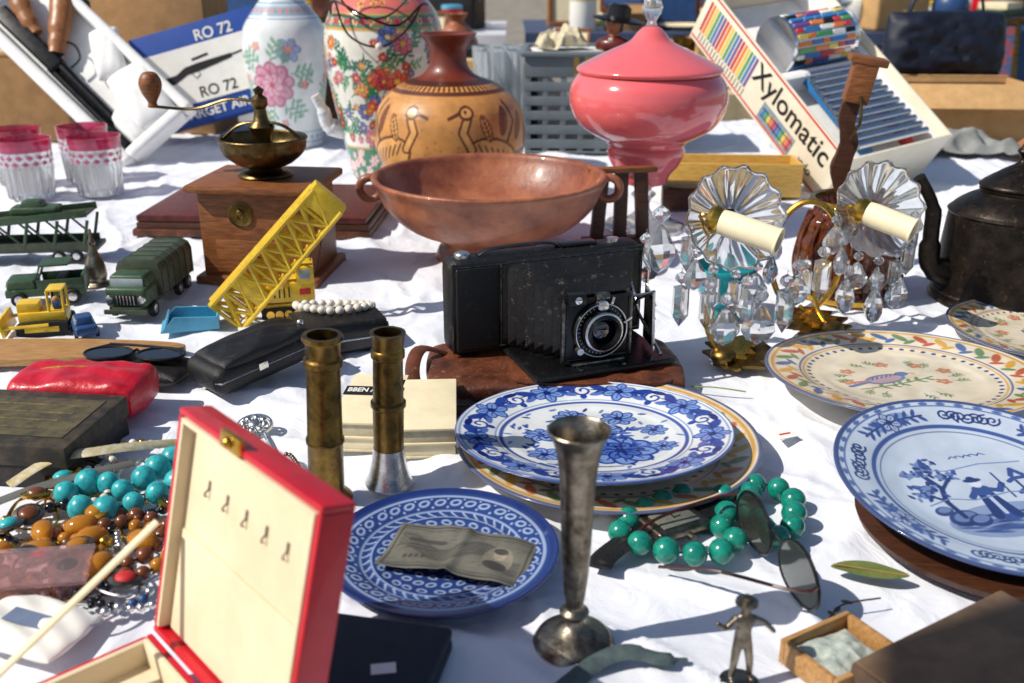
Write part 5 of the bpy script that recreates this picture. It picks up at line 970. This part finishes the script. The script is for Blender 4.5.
def sconce(loc,rz,bob,cand,pend,label,leafrot):
    o=thing('crystal_sconce',loc,(0,0,rz),label=label,cat='sconce',group='crystal wall sconces')
    p=Part(); p.prism(leaf_outline(8.5,4.2),.5,BRASS,M=T((0,-2,.5),(12,0,leafrot)),bev=.08); p.prism(leaf_outline(6,2.4),.5,BRASSB,M=T((0,-1,1.0),(16,0,leafrot)),bev=.08)
    p.tube([(0,-2,1.2),(-8.3*math.sin(math.radians(leafrot)),-2+8.3*math.cos(math.radians(leafrot)),2.8)],.3,BRASSB,seg=6); p.ball(1.7,(0,-.5,1.7),BRASS,(1,1,.7)); p.build('back_plate',o)
    bx,by,bz=bob; d=Vector(cand).normalized(); B0=Vector(bob)
    c0=B0+Vector((-3.0,-1.6,.5))
    p=Part(); p.tube(spl([(0,0,1.4),(-2.0,1.8,5),(-1.0,3.6,10),(bx-2.5,by+1.5,bz-4),(c0.x-d.x*1.5,c0.y-d.y*1.5,c0.z-d.z*1.5-.3),c0[:]],6),.3,BRASSB,seg=8); p.build('arm',o)
    Mb=aim(bob,NB); Mc=aim(c0[:],d)
    Mb=Mb@T((0,0,-1.2)); V=[];F=[];nr=16;na=168
    for side in (0,1):
        for i in range(nr+1):
            t=i/nr; r=1.5+5.1*t; zb=2.1*t**2.1
            for k in range(na):
                a=k*math.tau/na; rip=.2*math.cos(14*a)*min(1,t*1.6); rr=r*(1+.035*math.cos(14*a)*t)
                V.append((rr*math.cos(a),rr*math.sin(a),zb+rip*(1 if side else .3)+(.45 if side else 0)))
    o1=(nr+1)*na
    for side in (0,1):
        for i in range(nr):
            for k in range(na):
                b0=side*o1+i*na; F.append((b0+k,b0+(k+1)%na,b0+na+(k+1)%na,b0+na+k))
    for i in (0,nr):
        for k in range(na): F.append((i*na+k,i*na+(k+1)%na,o1+i*na+(k+1)%na,o1+i*na+k))
    p=Part(); p.mesh(V,F,DISH,Mb); p.build('drip_pan',o,ang=60)
    p=Part(); L_=Vector(cand).length; p.lathe([(0,-.4),(1.5,-.3),(1.9,.4),(1.8,1.0),(1.6,1.3)],BRASSB,M=Mc,seg=24); p.build('candle_cup',o)
    p=Part(); p.lathe([(1.55,1.0),(1.68,L_*.3),(1.65,L_-.3),(1.8,L_-.2),(1.8,L_),(1.35,L_),(1.35,2)],SLEEVE,M=Mc,seg=32); p.lathe([(0,L_-.8),(1.33,L_-.8)],INK,M=Mc,seg=20); p.build('candle_sleeve',o)
    for q in pend: pendant(o,*q)
    return o
def ringpend(bob,angs,R=6.0,s=1.25):
    Mb=aim(bob,NB); out=[]
    for a in angs:
        q=Mb@Vector((R*math.cos(a),R*math.sin(a),.4)); out.append((q.x,q.y,q.z,s))
    return sorted(out,key=lambda v:v[2])
bob=(.8,4,18.8); cd=(7.6,-4.4,-1.9)
angs=[k*math.tau/12 for k in range(12)]
sconce((27.4,121.0,0),0,bob,cd,ringpend(bob,angs)[:7]+[(-8.2,5,21,2.0),(-9.8,6,17.0,1.5),(-5.4,3,12.6,1.5),(-2.2,1.4,12.2,1.4),(.2,1,10.4,1.6),(2.6,.6,12.8,1.4),(4.6,1,11.0,1.7),(8.0,2,12.6,1.6),(9.6,3,14.2,1.4)],'crystal wall sconce with cream candle sleeve and brass leaf',-40)
bob=(6.0,5,17.2); cd=(6.2,-4.6,-1.9)
sconce((44.6,131.5,0),0,bob,cd,ringpend(bob,angs)[:7]+[(-1.4,2,13.5,1.6),(2.2,2,10.8,1.6),(6.4,2,9.8,1.7),(9.8,3,10.6,1.5),(-3.4,3,11.2,1.3)],'second crystal sconce beside amber glass shade',20)
p=Part(); p.tube([(5.0*math.cos(a),0,8.6+8.2*math.sin(a)) for a in np.linspace(0,math.tau,48)[:-1]],.45,BRASSB,closed=True,seg=8); p.build('brass_ring',loc=(43.4,142,0),rot=(-8,0,-14),label='large oval brass ring standing against amber shade',cat='brass ring')
lsh=thing('amber_lampshade',(52.6,151,.2),label='ornate dark amber glass lampshade behind crystal sconce',cat='lampshade')
p=Part(); p.lathe(sprof([(6.2,0),(7.2,1),(6.8,2.4),(7.8,4.6),(7.8,8),(7.0,10),(6.8,12),(5.4,13.6),(6.2,14.8)],4)+[(5.9,14.8),(5.1,13.4),(6.4,11.6),(7.2,7),(5.9,1)],AMBERG,seg=128,flute=(32,.025)); p.build('glass_shade',lsh)
p=Part()
for k in range(14):
    a=k*math.tau/14; p.tube(spl([(7.6*math.cos(a),7.6*math.sin(a),1.6),(8.1*math.cos(a+.16),8.1*math.sin(a+.16),5),(7.6*math.cos(a),7.6*math.sin(a),9),(6.4*math.cos(a+.1),6.4*math.sin(a+.1),13)],4),.34,AMBERG,seg=8)
p.build('glass_ribs',lsh)
p=Part(); p.lathe([(6.0,-.1),(7.3,.1),(7.3,.9),(6.1,1.0)],BRASSB,seg=40); p.lathe([(5.9,14.6),(6.6,14.8),(6.6,15.5),(5.9,15.4)],BRASSB,seg=40); p.tube([(0,0,.2),(0,0,13)],.5,BRASS); p.tube([(-5.8,0,.4),(5.8,0,.4)],.3,BRASS); p.build('mount',lsh)
wbk=thing('wooden_bracket',(55.4,167,.2),(0,0,-12),label='dark carved wooden bracket standing behind amber shade',cat='wooden bracket')
p=Part(); p.box((9,7,1.2),(0,0,.6),W_DARK,bev=.3); p.prism([(q.x,q.y) for q in spl([(-1.6,1,0),(1.8,1,0),(1.4,9,0),(2.4,13,0),(1.0,17,0),(2.0,21,0),(.9,25,0),(1.8,28.6,0),(-.6,29,0),(-1.6,25,0),(-.6,21,0),(-2.0,17,0),(-.8,12,0),(-1.8,7,0)],4,True)],2.2,W_DARK,M=T((0,1.1,0),(90,0,0)),bev=.2); p.build('post',wbk)
p=Part(); p.box((3.8,5,6.6),(1.2,0,31),W_MID,(0,10,0),bev=.3); p.box((6,5.4,1.2),(2.0,0,34.4),W_MID,(0,10,0),bev=.3); p.tube(spl([(.4,-1.6,22),(1.6,-3.2,25),(1.2,-2.8,29)],5),.25,DARKBR); p.build('top_block',wbk)
# ---------------------------------------------------------------- kettle
kt=thing('kettle',(76.4,149,.2),label='dark tarnished copper kettle with long curved spout',cat='kettle')
p=Part(); p.lathe(sprof([(0,0),(9.8,0),(10.2,.6),(10.0,3),(9.7,8),(9.3,13.0),(8.8,14.4),(7.0,15.8),(5.4,16.6),(5.1,17.4),(0,17.4)],4),IRON,seg=52); p.lathe([(10.15,1.0),(10.35,1.3),(10.1,1.6)],IRON,seg=52); p.lathe([(9.3,13.4),(9.5,13.7),(9.1,14.1)],IRON,seg=52); p.build('body',kt)
p=Part(); p.lathe(sprof([(5.3,17.3),(5.6,17.8),(4.6,18.7),(2.4,20.2),(.8,21.2),(.5,22),(1.1,22.9),(.6,23.6),(.2,24.6),(0,24.8)],4),IRON,seg=40); p.build('lid',kt)
p=Part(); p.tube(spl([(-8.8,-1.0,4.0),(-12.2,-1.4,6.0),(-12.8,-1.5,10.5),(-13.2,-1.5,15),(-16.0,-1.8,19.4)],6),[2.0]*5+[1.6]*6+[1.2]*7+[.9]*7,IRON,seg=14); p.build('spout',kt)
p=Part(); p.tube(spl([(8.8,0,14),(13,0,16),(15,0,12),(13.6,0,6),(9.6,0,3.6)],6),.7,IRON,seg=10); p.build('handle',kt)
p=Part(); p.box((10,1,.8),(0,0,0),BLACKP,bev=.3); p.build('knife_handle',loc=(60,158,1.0),rot=(0,4,12),label='black handle lying beside the kettle',cat='tool handle')
# ---------------------------------------------------------------- jewellery pile
def loop(cx,cy,rx,ry,z,n=9,wob=.25,rot=0):
    out=[]
    for k in range(n):
        a=k*math.tau/n; f=1+wob*(random.random()*2-1); x=rx*f*math.cos(a); y=ry*f*math.sin(a); c,s_=math.cos(rot),math.sin(rot)
        out.append((cx+x*c-y*s_,cy+x*s_+y*c,z+.5*random.random()))
    return out
ring_strand('necklace',[(-42.6,84,2.2),(-40.0,86.4,2.4),(-38,84.4,2.2),(-36,86.8,2.4),(-35.2,90,2.2),(-33.4,93,2.2),(-32,89.6,2.4),(-32.8,85.4,2.3),(-35.8,82,2.2),(-39.6,81.0,2.2)],1.35,[TURQB],'chunky turquoise nugget necklace on the jewellery heap','necklace',parts=True,jit=.3,spacing=1.8)
spec=[((-36.5,77,5.5,4.6),.8,[BROWNB],'brown wooden bead necklace in the jewellery heap'),
((-39.5,73.5,4.4,3),.75,[AMBB,AMBB,GOLD],'amber and gold bead necklace in the jewellery heap'),
((-31.5,72,4.6,4.4),.42,[BLKB,BLKB,NICKEL],'black crystal bead string in the jewellery heap'),
((-42,88.5,5,2.6),.5,[PEARL],'short pearl string in the jewellery heap'),
((-37,69.5,5,3.4),.4,[BLKB],'dark jet bead string in the jewellery heap'),
((-43,79.4,4.6,4),.55,[GOLD],'gold bead chain in the jewellery heap'),
((-33,80,3.8,5),.4,[NICKEL],'silver bead chain in the jewellery heap'),
((-40,92.5,5.5,2.2),.45,[GOLD,PEARL],'gold and pearl chain beside the dark box'),
((-34.6,68.2,5,2.2),.5,[BLUEC,NICKEL],'blue and silver bead string in the jewellery heap'),
((-40,80,7,4),.6,[BROWNB,BLKB],'brown and black bead rope in the jewellery heap'),
((-34,75,4,5),.7,[AMBB,BROWNB],'honey coloured bead string in the jewellery heap')]
for i,((cx,cy,rx,ry),r,ms,lab) in enumerate(spec):
    ring_strand('necklace',loop(cx,cy,rx,ry,.5+r+.16*(i%4),rot=random.random()*2),r,ms,lab,'necklace',jit=.25,spacing=2.1,group='heap of bead necklaces')
for i in range(14):
    P=spl(loop(-38+random.uniform(-7,6),79+random.uniform(-11,10),4,3,1.1,7,.4,random.random()*3),14,True)
    Part().tube(P,.13,[GOLD,NICKEL,GOLD][i%3],seg=5,closed=True).build('chain',label=['fine gold chain in the jewellery heap','fine silver chain in the jewellery heap','fine gold chain in the jewellery heap'][i%3],cat='chain')
for i in range(12):
    x=-38+random.uniform(-8,7); y=78+random.uniform(-11,10); p=Part()
    p.lathe([(0,0),(1.3,0),(1.4,.3),(1.0,.45),(.9,.3),(0,.3)],[GOLD,PEWTER][i%2],seg=20); p.ball(.9,(0,0,.4),[AMBB,BLKB,TURQB,BROWNB,REDINK][i%5],(1,1,.5)); p.build('brooch',loc=(x,y,1.9+.2*(i%3)),rot=(random.uniform(-15,15),random.uniform(-15,15),0),label='small round stone set brooch in the heap',cat='brooch',group='stone set brooches')
for i,(x,y) in enumerate(((-41,74.5),(-37.4,76.6),(-35,72.4),(-42,77.6),(-32.6,76.2),(-39,78.6))):
    p=Part(); p.ball(1.3,(0,0,0),AMBB,(1.2,.85,.7),(0,0,40*i),seg=12); p.build('amber_stone',loc=(x,y,2.0),label='polished amber stone in the jewellery heap',cat='amber stone',group='loose amber stones')
p=Part(); p.tube(spl([(-49,86,2),(-46,89,3.2),(-42,90,3.6),(-38.5,92,3.2),(-35.5,95.5,1.8)],6),.8,mat('gold_white_band',(196,174,108),.4,.4,rgb2=(222,216,196),vscale=120),flat=.3); p.build('belt',label='pale gilt belt curling over the heap',cat='belt')
p=Part(); p.tube(spl([(-50,81,2),(-46,84,2.6),(-42,86.6,2.8),(-38.4,90,2.3)],6),.7,mat('grey_band',(120,120,112),.4,.4),flat=.3); p.build('belt',label='grey metallic belt curling over the heap',cat='belt')
p=Part(); p.box((9,5,1.8),(0,0,.9),mat('pink_clear',(236,190,190),.1,trans=.85,ior=1.2),bev=.4); p.box((9.2,5.2,.4),(0,0,1.95),mat('pink_clear_lid',(240,212,210),.1,trans=.85,ior=1.2),bev=.15); p.build('plastic_case',loc=(-39.8,70.6,1.0),rot=(4,3,12),label='translucent pink plastic case with jewellery',cat='plastic case')
pk=thing('packet',(-37.5,64.8,.6),(0,3,-18),label='small white packet beside the red box',cat='packet')
p=Part(); pillow(p,9,6.4,1.6,LABEL,dent=.5,n=30,cr=.4,seed=12); p.build('wrapper',pk); Part().box((4,1.6,.06),(0,0,1.5),mat('blue_print',(110,124,150),.5),bev=0).build('print',pk)
p=Part(); p.tube([(1.9*math.cos(a),1.9*math.sin(a),.3) for a in np.linspace(0,math.tau,24)[:-1]],.22,NICKEL,closed=True,seg=6)
for k in range(8): a=k*math.tau/8; p.ball(.45,(1.2*math.cos(a),1.2*math.sin(a),.4),NICKEL)
p.ball(.8,(0,0,.5),NICKEL,(1,1,.6)); p.tube(spl([(1.5,-1.5,.3),(2.6,-3.6,.2),(3.8,-5.4,.3)],4),.25,NICKEL); p.build('brooch',loc=(-29,101.8,.5),rot=(12,0,0),label='open silver filigree brooch on the cloth',cat='brooch')
ring_strand('chain',[(-24,95,.7),(-22,92,.7),(-21,89,.7),(-23,87.4,.8),(-24.6,90,.7)],.25,[PEWTER],'small tarnished metal chain beside the tube','chain')
# ---------------------------------------------------------------- right back: box, bag
carton((131,302,0),(38,24,16),-4,CARD2,'open tan cardboard box near the kettle')
bg_=thing('handbag',(133,322,15),(0,0,4),label='navy blue fabric bag above the cardboard box',cat='bag')
p=Part(); pillow(p,38,20,12,NAVY,dent=.25,rot=(80,0,0),pos=(0,4,9),n=34,cr=1.5,seed=31); p.build('body',bg_); p=Part(); p.tube(spl([(-12,0,16),(-10,0,24),(0,0,27),(10,0,24),(12,0,16)],5),.8,NAVY,flat=.4); p.build('strap',bg_)
p=Part(); p.box((40,26,14.5),(0,0,7.3),W_DARK,bev=.4); p.build('wooden_crate',loc=(133,324,0),rot=(0,0,4),label='dark wooden crate carrying the navy bag',cat='crate')
p=Part(); p.box((18,12,12),(0,0,6),W_MID,bev=.4); p.box((18.4,12.4,.8),(0,0,8),W_DARK,bev=.2); p.box((2,.4,2),(0,-6.2,7.6),BRASS,bev=.1); p.build('wooden_casket',loc=(158,300,.2),rot=(0,0,-10),label='wooden casket beside the tan cardboard box',cat='casket')
crumple('cloth_bundle',28,18,mat('brown_cloth',(150,100,70),.8),(146,264,.2),10,'crumpled brown cloth bundle near the kettle','cloth',8,7,9)
crumple('cloth_bundle',30,16,mat('grey_cloth',(130,132,130),.8),(120,272,.2),-10,'crumpled grey cloth bundle near the kettle','cloth',5,6,19)
# ---------------------------------------------------------------- background stalls
SH=mat('stall_cloth',(206,206,210),.9,var=.06); SB=mat('stall_cloth_blue',(60,72,100),.9,var=.1); SC=mat('stall_cloth_sand',(196,176,140),.9,var=.08)
def stall(x,y,w_,d_,cl,label):
    o=thing('stall_table',(x,y,0),label=label,cat='table')
    Part().box((w_,d_,2.5),(0,0,-1.6),W_LIGHT,bev=.2).build('tabletop',o)
    p=Part(); p.box((w_+1.5,d_+1.5,.5),(0,0,0),cl,bev=.2)
    V=[];F=[];n=60
    for i in range(n+1):
        xx=-w_/2-.8+(w_+1.6)*i/n; V+= [(xx,-d_/2-.8,0),(xx,-d_/2-2.2+1.2*math.sin(i*1.7),-24-2*math.sin(i*.6))]
        if i: a=2*i; F.append((a-2,a,a+1,a-1))
    p.mesh(V,F,cl); p.build('cloth',o)
    for sx in (-1,1):
        for sy in (-1,1): Part().box((5,5,75),(sx*(w_/2-6),sy*(d_/2-6),-40.4),W_LIGHT,bev=.3).build('leg',o)
stall(-170,450,334,100,SH,'stall table with white cloth across the aisle'); stall(172,450,334,100,SC,'stall table with sand coloured cloth across the aisle')
stall(-290,800,570,160,SH,'distant stall table with white cloth'); stall(300,820,580,160,SB,'distant stall table with blue cloth')
protos={}
BRIGHT=[LABEL,YEL,RED,BLUEL,CREAM,CARD2]
def proto(kind,i):
    if kind=='box': return carton((0,0,0),(24,18,14),0,[CARD,CARD2,GREYP][i%3],'cardboard box of goods on a distant stall',open_=i%2==0,group='boxes on distant stalls')
    if kind=='vase':
        m=[BLUEC,TERRA,LABEL][i%3]; return Part().lathe(sprof([(0,0),(5,0),(8,6),(9,13),(6,19),(3,22),(4.6,25),(4.2,25),(2.6,22),(0,20)],4),m,seg=28).build('vase',label=['blue','red clay','white'][i%3]+' pottery vase on a distant stall',cat='vase',group='vases on distant stalls')
    if kind=='books':
        o=thing('book_stack',(0,0,0),label='stack of old books on a distant stall',cat='book stack',group='book stacks on distant stalls')
        for k in range(4): Part().box((16-k,22-k*1.5,3),(0,0,1.6+k*3.1),[LEATHBR,BLUEC,GRN,CREAM][(k+i)%4],(0,0,k*9),bev=.2).build('book',o)
        return o
    if kind=='glass': return Part().lathe([(0,0),(3.6,0),(3.4,.5),(.5,1.2),(.5,8),(3,10.5),(4,15),(3.8,15),(2.8,11),(0,9)],DISH,seg=20).build('wine_glass',label='clear wine glass on a distant stall',cat='glass',group='glasses on distant stalls')
    if kind=='plate': return Part().lathe([(0,.6),(7,.6),(12,2.6),(12.2,2.3),(7,0),(0,0)],[LABEL,BLUEL,CREAM][i%3],seg=28).build('plate',label='china plate on a distant stall',cat='plate',group='plates on distant stalls')
    if kind=='case':
        o=thing('suitcase',(0,0,0),label='upright suitcase on a distant stall',cat='suitcase',group='suitcases on distant stalls')
        p=Part(); p.box((28,12,18),(0,0,9.2),[LEATHB,CARD2,LEATHBR][i%3],bev=1.5,seg=3); p.build('body',o); Part().tube(spl([(-4,0,18),(-3,0,20.4),(3,0,20.4),(4,0,18)],4),.6,BLACKP).build('handle',o); return o
    if kind=='tin':
        o=thing('tin',(0,0,0),label='painted tin canister on a distant stall',cat='tin',group='tins on distant stalls')
        Part().lathe([(0,0),(5.5,0),(5.6,.4),(5.6,12),(0,12)],BRIGHT[(i*2)%6],seg=28).build('body',o); Part().lathe([(0,12),(5.9,12),(5.9,13.4),(5,14),(0,14)],BRIGHT[(i*2+1)%6],seg=28).build('lid',o); return o
    if kind=='frame':
        o=thing('picture_frame',(0,0,0),label='framed picture propped on a distant stall',cat='picture frame',group='picture frames on distant stalls')
        p=Part(); MM=T((0,0,.4),(-14,0,0))
        for sx,sy,px,pz_ in ((24,2,0,1),(24,2,0,25),(2,22,-11,13),(2,22,11,13)): p.box((sx,1.4,sy),(px,0,pz_),[BRASS,W_DARK,W_MID][i%3],M=MM,bev=.3)
        p.build('moulding',o); Part().box((20.2,.4,22.2),(0,.3,13),[cm0,BLUEC,CREAM][i%3],M=MM,bev=0).build('picture',o); return o
    if kind=='pot':
        o=thing('jug',(0,0,0),label='metal jug on a distant stall',cat='jug',group='jugs on distant stalls')
        Part().lathe(sprof([(0,0),(6,0),(8,5),(7.4,10),(4.6,14),(4.6,18),(6,20),(5.6,20),(4,17),(0,15)],3),[NICKEL,BRASS,NICKEL][i%3],seg=28).build('body',o); Part().tube(spl([(4.6,0,17),(9,0,17),(10,0,11),(7.4,0,6)],5),.8,[NICKEL,BRASS,NICKEL][i%3]).build('handle',o); return o
kinds=['box','vase','books','glass','plate','pot','case','tin','frame','tin','glass']
def place(kind,i,x,y,sc):
    key=(kind,i%3); r=(0,0,random.uniform(0,360) if kind not in('box','case','frame') else random.uniform(-25,25))
    if key not in protos:
        o=proto(kind,i%3); o.location=(x*S,y*S,.28*S); o.rotation_euler=(0,0,math.radians(r[2])); o.scale=(sc,)*3; protos[key]=o
    else: copy_thing(protos[key],(x,y,.28),r,None,(sc,)*3)
for (cx,cy,w_,d_,cnt) in ((-170,450,314,80,60),(172,450,314,80,60),(-290,800,530,140,56),(300,820,540,140,56)):
    rows=4; cols_=cnt//rows
    for i in range(cnt):
        x=cx-w_/2+w_*((i%cols_)+.5)/cols_+random.uniform(-3,3); y=cy-d_/2+d_*((i//cols_)+.5)/rows+random.uniform(-3,3)
        place(random.choice(kinds),random.randrange(3),x,y,random.uniform(.75,1.1) if cy<700 else random.uniform(1.2,1.8))
